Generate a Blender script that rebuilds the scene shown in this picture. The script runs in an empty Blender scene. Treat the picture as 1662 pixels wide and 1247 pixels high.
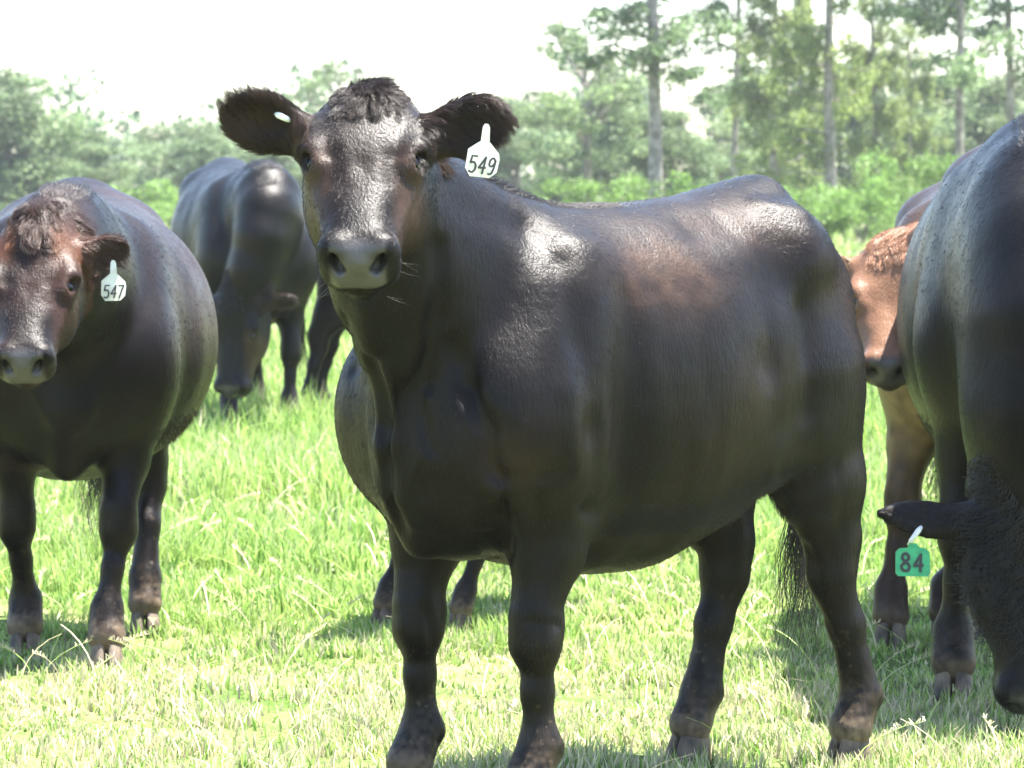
import bpy, math, random, time
import numpy as np
import openvdb as vdb
T0 = time.time()
random.seed(7)
RNG = np.random.RandomState(11)
SC = bpy.context.scene
COL = SC.collection
R = math.radians

# ------------------------------------------------------------------ camera, sky, sun, exposure
F_PX = 6000.0            # focal length in pixels of the 1662 px wide photograph
CAM_H = 1.25
def at(px, py, d):       # a point of the place from where it is seen and how far away it stands
    return np.array([(px - 831.0) * d / F_PX, d, CAM_H - (py - 300.0) * d / F_PX])

cam_d = bpy.data.cameras.new('camera'); cam = bpy.data.objects.new('camera', cam_d); COL.objects.link(cam)
cam.location = (0, 0, CAM_H); cam.rotation_euler = (R(90), 0, 0)
cam_d.sensor_width = 36; cam_d.lens = 36 * F_PX / 1662
cam_d.shift_y = -(623.5 - 300.0) / 1662
cam_d.clip_start = 0.1; cam_d.clip_end = 6000
cam_d.dof.use_dof = True; cam_d.dof.focus_distance = 7.4; cam_d.dof.aperture_fstop = 12
SC.camera = cam

SUN = np.array([0.29, 0.08, 0.95]); SUN /= np.linalg.norm(SUN)
sun_el = math.asin(SUN[2]); sun_az = math.atan2(SUN[0], SUN[1])
world = bpy.data.worlds.new('World'); SC.world = world; world.use_nodes = True
wn = world.node_tree.nodes; wl = world.node_tree.links
sky = wn.new('ShaderNodeTexSky'); sky.sky_type = 'NISHITA'; sky.sun_disc = False
sky.sun_elevation = sun_el; sky.sun_rotation = sun_az
sky.air_density = 1.0; sky.dust_density = 1.0; sky.ozone_density = 1.0; sky.altitude = 0
wl.new(sky.outputs[0], wn['Background'].inputs[0]); wn['Background'].inputs[1].default_value = 0.095
sd = bpy.data.lights.new('sun', 'SUN'); so = bpy.data.objects.new('sun', sd); COL.objects.link(so)
sd.energy = 5.0; sd.angle = R(0.5); sd.color = (1.0, 0.965, 0.91)
so.rotation_euler = (math.pi / 2 - sun_el, 0, math.pi - sun_az)
SC.view_settings.view_transform = 'Standard'; SC.view_settings.look = 'None'
SC.view_settings.exposure = 2.6; SC.view_settings.gamma = 1; SC.view_settings.use_curve_mapping = False
SC.cycles.max_bounces = 8; SC.cycles.diffuse_bounces = 3; SC.cycles.glossy_bounces = 3
SC.cycles.transmission_bounces = 3; SC.cycles.transparent_max_bounces = 6; SC.cycles.volume_bounces = 0
SC.cycles.use_denoising = True
SC.cycles.sample_clamp_indirect = 6

# ------------------------------------------------------------------ small helpers
def tag(o, label=None, cat=None, group=None, kind=None):
    if label: o['label'] = label
    if cat: o['category'] = cat
    if group: o['group'] = group
    if kind: o['kind'] = kind
    return o

def link(name, data, parent=None):
    o = bpy.data.objects.new(name, data); COL.objects.link(o)
    if parent is not None: o.parent = parent
    return o

def mesh_np(name, V, Q, smooth=True, mat=None, col=None):
    V = np.asarray(V, dtype=np.float32); Q = np.asarray(Q, dtype=np.int32)
    k = Q.shape[1]
    me = bpy.data.meshes.new(name)
    me.vertices.add(len(V)); me.vertices.foreach_set('co', V.ravel())
    me.loops.add(Q.size); me.loops.foreach_set('vertex_index', Q.ravel())
    me.polygons.add(len(Q)); me.polygons.foreach_set('loop_start', np.arange(0, Q.size, k, dtype=np.int32))
    me.update(calc_edges=True)
    me.polygons.foreach_set('use_smooth', np.full(len(Q), smooth, dtype=bool))
    if col is not None:
        a = me.color_attributes.new('tint', 'FLOAT_COLOR', 'POINT')
        c = np.ones((len(V), 4), np.float32); c[:, :3] = col
        a.data.foreach_set('color', c.ravel())
    if mat: me.materials.append(mat)
    return me

_NG = {}
def vnoise(P, scale, seed=0):
    """smooth lattice noise 0..1 at the points P (N,3)"""
    if seed not in _NG: _NG[seed] = np.random.RandomState(seed + 100).rand(32, 32, 32).astype(np.float32)
    G = _NG[seed]; q = np.asarray(P) / scale
    i = np.floor(q).astype(np.int64); f = q - i; f = f * f * (3 - 2 * f); i &= 31; j = (i + 1) & 31
    a, b, c = f[:, 0], f[:, 1], f[:, 2]
    def g(x, y, z): return G[x, y, z]
    x0, y0, z0 = i.T; x1, y1, z1 = j.T
    return ((g(x0,y0,z0)*(1-a)+g(x1,y0,z0)*a)*(1-b)+(g(x0,y1,z0)*(1-a)+g(x1,y1,z0)*a)*b)*(1-c) + \
           ((g(x0,y0,z1)*(1-a)+g(x1,y0,z1)*a)*(1-b)+(g(x0,y1,z1)*(1-a)+g(x1,y1,z1)*a)*b)*c
def fbm(P, scale, seed=0):
    return (vnoise(P, scale, seed) + .5*vnoise(P, scale*.5, seed+1) + .25*vnoise(P, scale*.25, seed+2)) / 1.75
def sstep(a, b, x):
    t = np.clip((x - a) / (b - a), 0, 1); return t*t*(3-2*t)
def unit(v):
    v = np.asarray(v, float); return v / (np.linalg.norm(v, axis=-1, keepdims=True) + 1e-12)

class M:                                    # tiny node helper
    def __init__(s, name):
        s.m = bpy.data.materials.new(name); s.m.use_nodes = True
        s.t = s.m.node_tree; s.n = s.t.nodes; s.b = s.n['Principled BSDF']
    def node(s, kind, **kw):
        n = s.n.new(kind)
        for k, v in kw.items():
            if isinstance(k, str) and hasattr(n, k): setattr(n, k, v)
        return n
    def set(s, n, **kw):
        for k, v in kw.items(): n.inputs[k.replace('_', ' ')].default_value = v
        return n
    def ln(s, a, b): s.t.links.new(a, b)

# ------------------------------------------------------------------ implicit surfaces
class Frame:
    def __init__(s, o, x, up):
        x = unit(x); up = np.asarray(up, float); y = unit(np.cross(up, x)); z = np.cross(x, y)
        s.o = np.asarray(o, float); s.A = np.array([x, y, z])
    def w(s, p): return s.o + np.asarray(p, float) @ s.A
    def v(s, p): return np.asarray(p, float) @ s.A
    def loc(s, P): return (np.asarray(P) - s.o) @ s.A.T

def smin(a, b, k):
    h = np.maximum(k - np.abs(a - b), 0) / k
    return np.minimum(a, b) - h*h*(k*.25)

class Field:
    def __init__(s, lo, hi, h):
        s.lo = np.array(lo, float); s.h = h
        s.n = np.ceil((np.array(hi) - s.lo) / h).astype(int) + 1
        s.F = np.full(s.n, 0.15, np.float32)
        s.ax = [(s.lo[i] + h*np.arange(s.n[i])).astype(np.float32) for i in range(3)]
    def grid(s, lo, hi):
        a = np.clip(np.floor((np.array(lo) - s.lo) / s.h).astype(int), 0, s.n - 1)
        b = np.clip(np.ceil((np.array(hi) - s.lo) / s.h).astype(int) + 1, 1, s.n)
        sl = tuple(slice(a[i], max(b[i], a[i])) for i in range(3))
        X = s.ax[0][sl[0]][:, None, None]; Y = s.ax[1][sl[1]][None, :, None]; Z = s.ax[2][sl[2]][None, None, :]
        return sl, X, Y, Z
    def put(s, sl, d, k, sub=False):
        if d.size == 0: return
        G = s.F[sl]
        s.F[sl] = (-smin(-G, d, k) if sub else smin(G, d.astype(np.float32), k))
    def rc(s, p0, p1, r0, r1, k=.03, fr=None, sub=False):
        if fr is not None: p0 = fr.w(p0); p1 = fr.w(p1)
        p0 = np.asarray(p0, float); p1 = np.asarray(p1, float); m = max(r0, r1) + k + s.h
        sl, X, Y, Z = s.grid(np.minimum(p0, p1) - m, np.maximum(p0, p1) + m)
        d = p1 - p0; L = float(d @ d) + 1e-9
        t = np.clip(((X-p0[0])*d[0] + (Y-p0[1])*d[1] + (Z-p0[2])*d[2]) / L, 0, 1)
        q = np.sqrt((X-p0[0]-t*d[0])**2 + (Y-p0[1]-t*d[1])**2 + (Z-p0[2]-t*d[2])**2) - (r0 + (r1-r0)*t)
        s.put(sl, q, k, sub)
    def chain(s, pts, k=.03, fr=None):
        for (a, b) in zip(pts[:-1], pts[1:]): s.rc(a[:3], b[:3], a[3], b[3], k, fr)
    def ell(s, c, r, k=.03, fr=None, ax=None, sub=False):
        """ellipsoid; ax = (x dir, up dir) of its own axes in the frame"""
        if fr is None: fr = Frame((0,0,0), (1,0,0), (0,0,1))
        f2 = Frame(fr.w(c), fr.v(ax[0]) if ax else fr.A[0], fr.v(ax[1]) if ax else fr.A[2])
        m = max(r) + k + s.h
        sl, X, Y, Z = s.grid(f2.o - m, f2.o + m)
        X = X - f2.o[0]; Y = Y - f2.o[1]; Z = Z - f2.o[2]; A = f2.A
        u = X*A[0,0]+Y*A[0,1]+Z*A[0,2]; v = X*A[1,0]+Y*A[1,1]+Z*A[1,2]; w = X*A[2,0]+Y*A[2,1]+Z*A[2,2]
        k0 = np.sqrt((u/r[0])**2+(v/r[1])**2+(w/r[2])**2)
        k1 = np.sqrt((u/r[0]**2)**2+(v/r[1]**2)**2+(w/r[2]**2)**2) + 1e-6
        s.put(sl, k0*(k0-1)/k1, k, sub)
    def ec(s, p0, p1, r0, r1, side, k=.05, fr=None):
        """cone of elliptic section; r = (radius along side, radius across)"""
        if fr is not None: p0 = fr.w(p0); p1 = fr.w(p1); side = fr.v(side)
        p0 = np.asarray(p0, float); p1 = np.asarray(p1, float); d = p1-p0; L = np.linalg.norm(d); a = d/L
        sd_ = np.asarray(side, float); sd_ = unit(sd_ - (sd_ @ a)*a); up = np.cross(a, sd_)
        m = max(r0 + r1) + k + s.h
        sl, X, Y, Z = s.grid(np.minimum(p0, p1) - m, np.maximum(p0, p1) + m)
        X = X-p0[0]; Y = Y-p0[1]; Z = Z-p0[2]
        ta = X*a[0]+Y*a[1]+Z*a[2]; t = np.clip(ta/L, 0, 1); e = ta - t*L
        u = X*sd_[0]+Y*sd_[1]+Z*sd_[2]; v = X*up[0]+Y*up[1]+Z*up[2]
        ru = r0[0]+(r1[0]-r0[0])*t; rv = r0[1]+(r1[1]-r0[1])*t; mn = np.minimum(ru, rv)
        s.put(sl, (np.sqrt((u/ru)**2+(v/rv)**2+(e/mn)**2) - 1)*mn, k)
    def loft(s, tab, k=.03, fr=None, n_top=2.0, n_bot=2.0):
        """rows of (x, z top, z bottom, half width, z of the widest place), along the frame's x"""
        if fr is None: fr = Frame((0,0,0), (1,0,0), (0,0,1))
        T = np.array(tab, float); xs = np.linspace(T[0,0], T[-1,0], 200)
        C = [np.interp(xs, T[:,0], T[:,i]) for i in range(1, 5)]
        ker = np.exp(-np.linspace(-2, 2, 17)**2); ker /= ker.sum()
        C = [np.convolve(np.pad(c, 8, mode='edge'), ker, 'valid') for c in C]
        lo = [T[0,0], -T[:,3].max(), T[:,2].min()]; hi = [T[-1,0], T[:,3].max(), T[:,1].max()]
        cs = np.array([fr.w((a, b, c)) for a in (lo[0], hi[0]) for b in (lo[1], hi[1]) for c in (lo[2], hi[2])])
        m = .06
        sl, X, Y, Z = s.grid(cs.min(0) - m, cs.max(0) + m)
        X = X-fr.o[0]; Y = Y-fr.o[1]; Z = Z-fr.o[2]; A = fr.A
        u = (X*A[0,0]+Y*A[0,1]+Z*A[0,2]); v = (X*A[1,0]+Y*A[1,1]+Z*A[1,2]); w = (X*A[2,0]+Y*A[2,1]+Z*A[2,2])
        u = u + 0*v + 0*w; uc = np.clip(u, T[0,0], T[-1,0]); e = u - uc
        zt, zb, hw, zw = [np.interp(uc, xs, c).astype(np.float32) for c in C]
        dz = w - zw; top = dz > 0
        hh = np.where(top, zt - zw, zw - zb); nn = np.where(top, n_top, n_bot)
        rho = (np.abs(v/hw)**nn + np.abs(dz/hh)**nn)**(1/nn)
        q = (rho - 1)*np.minimum(hw, hh)
        q = np.where(e != 0, np.sqrt(np.maximum(q, 0)**2 + e*e), q)
        s.put(sl, q, k)
    def bump(s, p0, p1, r, amp, fr=None):
        """soft swelling (amp > 0) or groove (amp < 0) along a segment"""
        if fr is not None: p0 = fr.w(p0); p1 = fr.w(p1)
        p0 = np.asarray(p0, float); p1 = np.asarray(p1, float); m = r*2.6
        sl, X, Y, Z = s.grid(np.minimum(p0, p1) - m, np.maximum(p0, p1) + m)
        if 0 in s.F[sl].shape: return
        d = p1 - p0; L = float(d @ d) + 1e-9
        t = np.clip(((X-p0[0])*d[0] + (Y-p0[1])*d[1] + (Z-p0[2])*d[2]) / L, 0, 1)
        q = (X-p0[0]-t*d[0])**2 + (Y-p0[1]-t*d[1])**2 + (Z-p0[2]-t*d[2])**2
        s.F[sl] -= (amp*np.exp(-q/(r*r))).astype(np.float32)
    def blur(s, n=1):
        for _ in range(n):
            for a in range(3):
                F = s.F; G = F.copy()
                i0 = [slice(None)]*3; i1 = [slice(None)]*3; i2 = [slice(None)]*3
                i0[a] = slice(0, -2); i1[a] = slice(1, -1); i2[a] = slice(2, None)
                G[tuple(i1)] = .25*F[tuple(i0)] + .5*F[tuple(i1)] + .25*F[tuple(i2)]
                s.F = G
    def mesh(s):
        g = vdb.FloatGrid(0.15); g.copyFromArray(s.F, tolerance=1e-5)
        P, Q = g.convertToQuads(0.0)
        P = P*s.h + s.lo
        return P, Q
# ------------------------------------------------------------------ materials of the cattle
def coat_material(name):
    m = M(name); b = m.b
    a = m.node('ShaderNodeAttribute', attribute_name='tint')
    tc = m.node('ShaderNodeTexCoord'); nz = m.set(m.node('ShaderNodeTexNoise'), Scale=38.0, Detail=4.0)
    m.ln(tc.outputs['Object'], nz.inputs['Vector'])
    mul = m.node('ShaderNodeMix', data_type='RGBA', blend_type='MULTIPLY'); mul.inputs[0].default_value = .6
    rmp = m.node('ShaderNodeMapRange'); rmp.inputs[3].default_value = .55; rmp.inputs[4].default_value = 1.35
    m.ln(nz.outputs[0], rmp.inputs[0]); m.ln(rmp.outputs[0], mul.inputs[7]); m.ln(a.outputs['Color'], mul.inputs[6])
    m.ln(mul.outputs[2], b.inputs['Base Color'])
    sp = m.node('ShaderNodeMapRange'); sp.inputs[3].default_value = .15; sp.inputs[4].default_value = .5
    m.ln(a.outputs['Alpha'], sp.inputs[0]); m.ln(sp.outputs[0], b.inputs['Specular IOR Level'])
    # short hairs lie backwards and down: streaks stretched along that direction
    mp = m.node('ShaderNodeMapping'); mp.inputs['Rotation'].default_value = (0, math.radians(-58), 0); mp.inputs['Scale'].default_value = (170, 170, 22)
    m.ln(tc.outputs['Object'], mp.inputs[0])
    n2 = m.set(m.node('ShaderNodeTexNoise'), Scale=1.0, Detail=4.0, Roughness=.65); m.ln(mp.outputs[0], n2.inputs['Vector'])
    n3 = m.set(m.node('ShaderNodeTexNoise'), Scale=13.0, Detail=5.0, Roughness=.6); m.ln(tc.outputs['Object'], n3.inputs['Vector'])
    rr = m.node('ShaderNodeMapRange'); rr.inputs[1].default_value = .3; rr.inputs[2].default_value = .7; rr.inputs[3].default_value = .30; rr.inputs[4].default_value = .46
    m.ln(n3.outputs[0], rr.inputs[0])
    r = m.node('ShaderNodeMix'); m.ln(a.outputs['Alpha'], r.inputs[0]); m.ln(rr.outputs[0], r.inputs[2]); r.inputs[3].default_value = .30
    m.ln(r.outputs[0], b.inputs['Roughness'])
    bp = m.node('ShaderNodeBump'); bp.inputs['Strength'].default_value = .55; bp.inputs['Distance'].default_value = .0030
    m.ln(n2.outputs[0], bp.inputs['Height'])
    b2 = m.node('ShaderNodeBump'); b2.inputs['Strength'].default_value = .5; b2.inputs['Distance'].default_value = .008
    m.ln(n3.outputs[0], b2.inputs['Height']); m.ln(b2.outputs[0], bp.inputs['Normal']); m.ln(bp.outputs[0], b.inputs['Normal'])
    b.inputs['Specular Tint'].default_value = (1, .965, .94, 1); b.inputs['Sheen Weight'].default_value = .0; b.inputs['Sheen Roughness'].default_value = .35; b.inputs['Sheen Tint'].default_value = (.8, .85, 1, 1)
    return m.m

def hair_material(name, rough=.34):
    m = M(name); b = m.b
    a = m.node('ShaderNodeAttribute', attribute_name='tint')
    m.ln(a.outputs['Color'], b.inputs['Base Color'])
    b.inputs['Specular Tint'].default_value = (1, .965, .94, 1)
    b.inputs['Roughness'].default_value = rough; b.inputs['Specular IOR Level'].default_value = .30
    return m.m

def plain(name, col, rough=.6, spec=.5, **kw):
    m = M(name); m.b.inputs['Base Color'].default_value = (*col, 1)
    m.b.inputs['Roughness'].default_value = rough; m.b.inputs['Specular IOR Level'].default_value = spec
    for k, v in kw.items(): m.b.inputs[k].default_value = v
    return m
def noisy(name, c1, c2, scale, rough=.7, bump=.0, spec=.4):
    m = plain(name, c1, rough, spec); tc = m.node('ShaderNodeTexCoord')
    nz = m.set(m.node('ShaderNodeTexNoise'), Scale=scale, Detail=6.0); m.ln(tc.outputs['Object'], nz.inputs['Vector'])
    cr = m.node('ShaderNodeValToRGB'); cr.color_ramp.elements[0].position = .35; cr.color_ramp.elements[1].position = .65
    cr.color_ramp.elements[0].color = (*c1, 1); cr.color_ramp.elements[1].color = (*c2, 1)
    m.ln(nz.outputs[0], cr.inputs[0]); m.ln(cr.outputs[0], m.b.inputs['Base Color'])
    if bump:
        bp = m.node('ShaderNodeBump'); bp.inputs['Strength'].default_value = bump; bp.inputs['Distance'].default_value = .01
        m.ln(nz.outputs[0], bp.inputs['Height']); m.ln(bp.outputs[0], m.b.inputs['Normal'])
    return m.m

MAT_COAT = coat_material('cattle_skin')
MAT_HAIR = hair_material('cattle_hair')
MAT_CURL = hair_material('curly_forelock_hair', .30); MAT_CURL.node_tree.nodes['Principled BSDF'].inputs['Specular IOR Level'].default_value = .5
MAT_EYE = plain('eye', (.006, .005, .004), .12, .35).m
MAT_HOOF = noisy('hoof_horn', (.035, .028, .022), (.16, .12, .085), 22, .7, .4)
MAT_TAG_WHITE = noisy('white_tag_plastic', (.74, .72, .62), (.56, .54, .40), 30, .45)
MAT_TAG_GREEN = noisy('green_tag_plastic', (.05, .42, .16), (.035, .30, .12), 60, .45)
MAT_INK = plain('marker_ink', (.03, .028, .026), .6).m
MAT_WHITE = plain('white_plastic', (.82, .82, .80), .4).m

# ------------------------------------------------------------------ hair
def hair_object(name, P, D, N, length, radius, col, parent, curl=0.0, lift=.22, seed=0, npt=4, droop=0.0, mat=None, clump=None, per=45):
    """strands rooted at P, lying along D and rising along N"""
    n = len(P)
    if n == 0: return None
    rs = np.random.RandomState(seed)
    D = unit(D + rs.normal(0, .09, (n, 3))); S = np.cross(D, N)
    length = np.asarray(length) * (0.7 + .6*rs.rand(n)); L = length[:, None]
    lf = (lift*(0.5 + rs.rand(n)))[:, None]
    pts = np.zeros((n, npt, 3), np.float32)
    ph = (9*vnoise(P, .028, 61) + .4*rs.rand(n))[:, None]*2
    for i in range(npt):
        t = i/(npt-1)
        q = P + D*(L*t) + N*(L*lf*(t - .45*t*t)) - N*(.0012*(1-t))
        if curl is not 0.0:
            c = np.asarray(curl).reshape(-1, 1)
            q = q + c*L*(S*np.sin(t*7 + ph) + N*(.5*np.cos(t*7 + ph) + .2))*min(1, t*2)
        if droop is not 0.0:
            q[:, 2] -= (np.asarray(droop).reshape(-1)*length*t*t)
        pts[:, i] = q
    if clump is not None and np.any(clump > 0):
        ids = np.where(clump > 0)[0]; cen = rs.choice(ids, max(1, len(ids)//per), replace=False); near = np.zeros(len(ids), int); best = np.full(len(ids), 9.)
        for j, k_ in enumerate(cen):
            dd = ((P[ids] - P[k_])**2).sum(1); mm = dd < best; best[mm] = dd[mm]; near[mm] = j
        for i in range(npt):
            t = (i/(npt-1))**1.3; a_ = (clump[ids]*t*(best < .0025))[:, None]; pts[ids, i] = pts[ids, i]*(1-a_) + (pts[cen[near], i])*a_
    h = bpy.data.hair_curves.new(name); h.add_curves([npt]*n)
    h.position_data.foreach_set('vector', pts.ravel())
    ra = h.attributes.new('radius', 'FLOAT', 'POINT')
    prof = np.linspace(1, .25, npt)[None, :]
    ra.data.foreach_set('value', (np.asarray(radius).reshape(-1, 1)*prof*np.ones((n, 1))).astype(np.float32).ravel())
    ca = h.attributes.new('tint', 'FLOAT_COLOR', 'CURVE')
    c = np.ones((n, 4), np.float32); c[:, :3] = col*(.6 + .8*rs.rand(n, 1))
    ca.data.foreach_set('color', c.ravel())
    h.materials.append(mat or MAT_HAIR)
    o = link(name, h, parent); o['kind'] = 'stuff'
    return o

# ------------------------------------------------------------------ ear tags
DIG = {'5': [[(.92,1),(.12,1),(.05,.56),(.5,.63),(.88,.45),(.86,.15),(.5,0),(.02,.08)]],
       '4': [[(.72,0),(.78,1),(.05,.32),(1,.36)]],
       '9': [[(.9,.78),(.62,1),(.2,.88),(.12,.6),(.45,.48),(.85,.66),(.93,.9),(.85,.3),(.6,.03),(.15,.02)]],
       '7': [[(.02,.97),(.95,1),(.6,.5),(.38,0)]],
       '8': [[(.5,.53),(.15,.74),(.3,.98),(.7,.98),(.85,.74),(.5,.53),(.08,.28),(.25,.02),(.75,.02),(.92,.28),(.5,.53)]]}
def smooth_line(pts, n=5):
    P = np.array([pts[0]] + list(pts) + [pts[-1]], float); out = []
    for i in range(1, len(P)-2):
        for j in range(n):
            t = j/n; a, b, c, d = P[i-1:i+3]
            out.append(.5*((2*b)+(-a+c)*t+(2*a-5*b+4*c-d)*t*t+(-a+3*b-3*c+d)*t**3))
    out.append(P[-2]); return np.array(out)
def digit_mesh(ch, x, y, w, h, pen, z, slant=.08, sharp=False):
    V = []; Fc = []
    for line in DIG[ch]:
        L = np.array(line, float)
        if ch in '89': L = smooth_line(L, 4)
        elif ch == '5': L = np.vstack([L[:2], smooth_line(L[2:], 4)])
        L = np.stack([x + L[:,0]*w + L[:,1]*h*slant, y + L[:,1]*h], 1)
        d = np.gradient(L, axis=0); nrm = unit(np.stack([-d[:,1], d[:,0]], 1))
        if ch in '47':   # separate straight strokes keep their corners
            segs = [(L[i], L[i+1]) for i in range(len(L)-1)]
        else: segs = None
        if segs:
            for k, (a, b) in enumerate(segs):
                u = unit(b-a); nn = np.array([-u[1], u[0]])*pen/2; a2 = a-u*pen*.3; b2 = b+u*pen*.3; zz = z + k*.00012
                i = len(V); V += [(*(a2-nn), zz), (*(b2-nn), zz), (*(b2+nn), zz), (*(a2+nn), zz)]; Fc.append((i, i+1, i+2, i+3))
        else:
            i = len(V)
            for q, nn in zip(L, nrm): V += [(*(q-nn*pen/2), z), (*(q+nn*pen/2), z)]
            for k in range(len(L)-1): Fc.append((i+2*k, i+2*k+2, i+2*k+3, i+2*k+1))
    return V, Fc
def ear_tag(text, root, fr, green=False, s=1.0):
    """fr: x = right on the face of the tag, z = out of it, y = up; origin where it is pinned"""
    if green:
        out = [(-.032,-.072),(.032,-.070),(.038,-.062),(.036,-.018),(.028,-.010),(.012,-.008),(.008,0),(-.008,0),(-.012,-.010),(-.030,-.012),(-.038,-.020),(-.038,-.066)]
    else:
        out = [(-.018,-.102),(.016,-.101),(.0265,-.090),(.029,-.068),(.027,-.058),(.0085,-.040),(.0065,-.016),(.003,-.010),(-.003,-.010),(-.0058,-.016),(-.0065,-.040),(-.026,-.056),(-.0275,-.088)]
    out = np.array(out)*s; n = len(out); t = .0016
    V = [(x, y, t) for x, y in out] + [(x, y, -t) for x, y in out]
    # a slight bend so that the flag is not a flat card
    V = [(x, y, z - 1.4*x*x/s) for x, y, z in V]
    F = [tuple(range(n-1, -1, -1))[::-1], tuple(range(2*n-1, n-1, -1))] + [(i, i+n, (i+1) % n + n, (i+1) % n) for i in range(n)]
    def place(V): return fr.w(np.array(V, float))
    me = bpy.data.meshes.new('ear_tag'); me.from_pydata([tuple(p) for p in place(V)], [], F)
    me.materials.append(MAT_TAG_GREEN if green else MAT_TAG_WHITE)
    tg = link('ear_tag', me, root); tg['label'] = ('green' if green else 'white') + ' plastic ear tag numbered ' + text
    if green: w, h, x0, y0, pen, gap = .020, .036, -.027, -.060, .0065, .028
    else: w, h, x0, y0, pen, gap = .0118, .028, -.0222, -.095, .0036, .0156
    for i, ch in enumerate(text):
        v, f = digit_mesh(ch, (x0+i*gap)*s, y0*s, w*s, h*s, pen*s, .0022, .0 if green else .12)
        v = [(a, b, c - 1.4*a*a/s) for a, b, c in v]
        dm = bpy.data.meshes.new('digit'); dm.from_pydata([tuple(p) for p in place(v)], [], f); dm.materials.append(MAT_INK)
        link('digit', dm, tg)
    return tg

# ------------------------------------------------------------------ a cow
TORSO = [(-.57,1.03,.92,.03,.97),(-.54,1.06,.84,.07,.95),(-.485,1.12,.76,.100,.93),(-.425,1.215,.72,.125,.95),(-.38,1.278,.69,.170,.95),(-.28,1.258,.625,.225,.90),
         (-.14,1.228,.510,.280,.84),(.05,1.212,.450,.30,.82),(.24,1.208,.455,.285,.82),(.40,1.212,.49,.240,.82),(.52,1.16,.52,.215,.82),(.62,1.05,.56,.170,.80),(.70,.94,.64,.08,.80)]
HEAD = [(-.035,-.045,-.10,.035,-.07),(-.01,-.014,-.15,.070,-.07),(.04,.000,-.19,.096,-.06),(.10,.004,-.215,.110,-.05),(.16,.000,-.225,.113,-.055),(.22,-.012,-.225,.106,-.080),
        (.27,-.022,-.210,.092,-.10),(.32,-.028,-.192,.076,-.10),(.36,-.032,-.182,.072,-.10),(.395,-.038,-.176,.073,-.10),(.42,-.050,-.168,.064,-.10),(.437,-.072,-.145,.038,-.105)]

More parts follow.
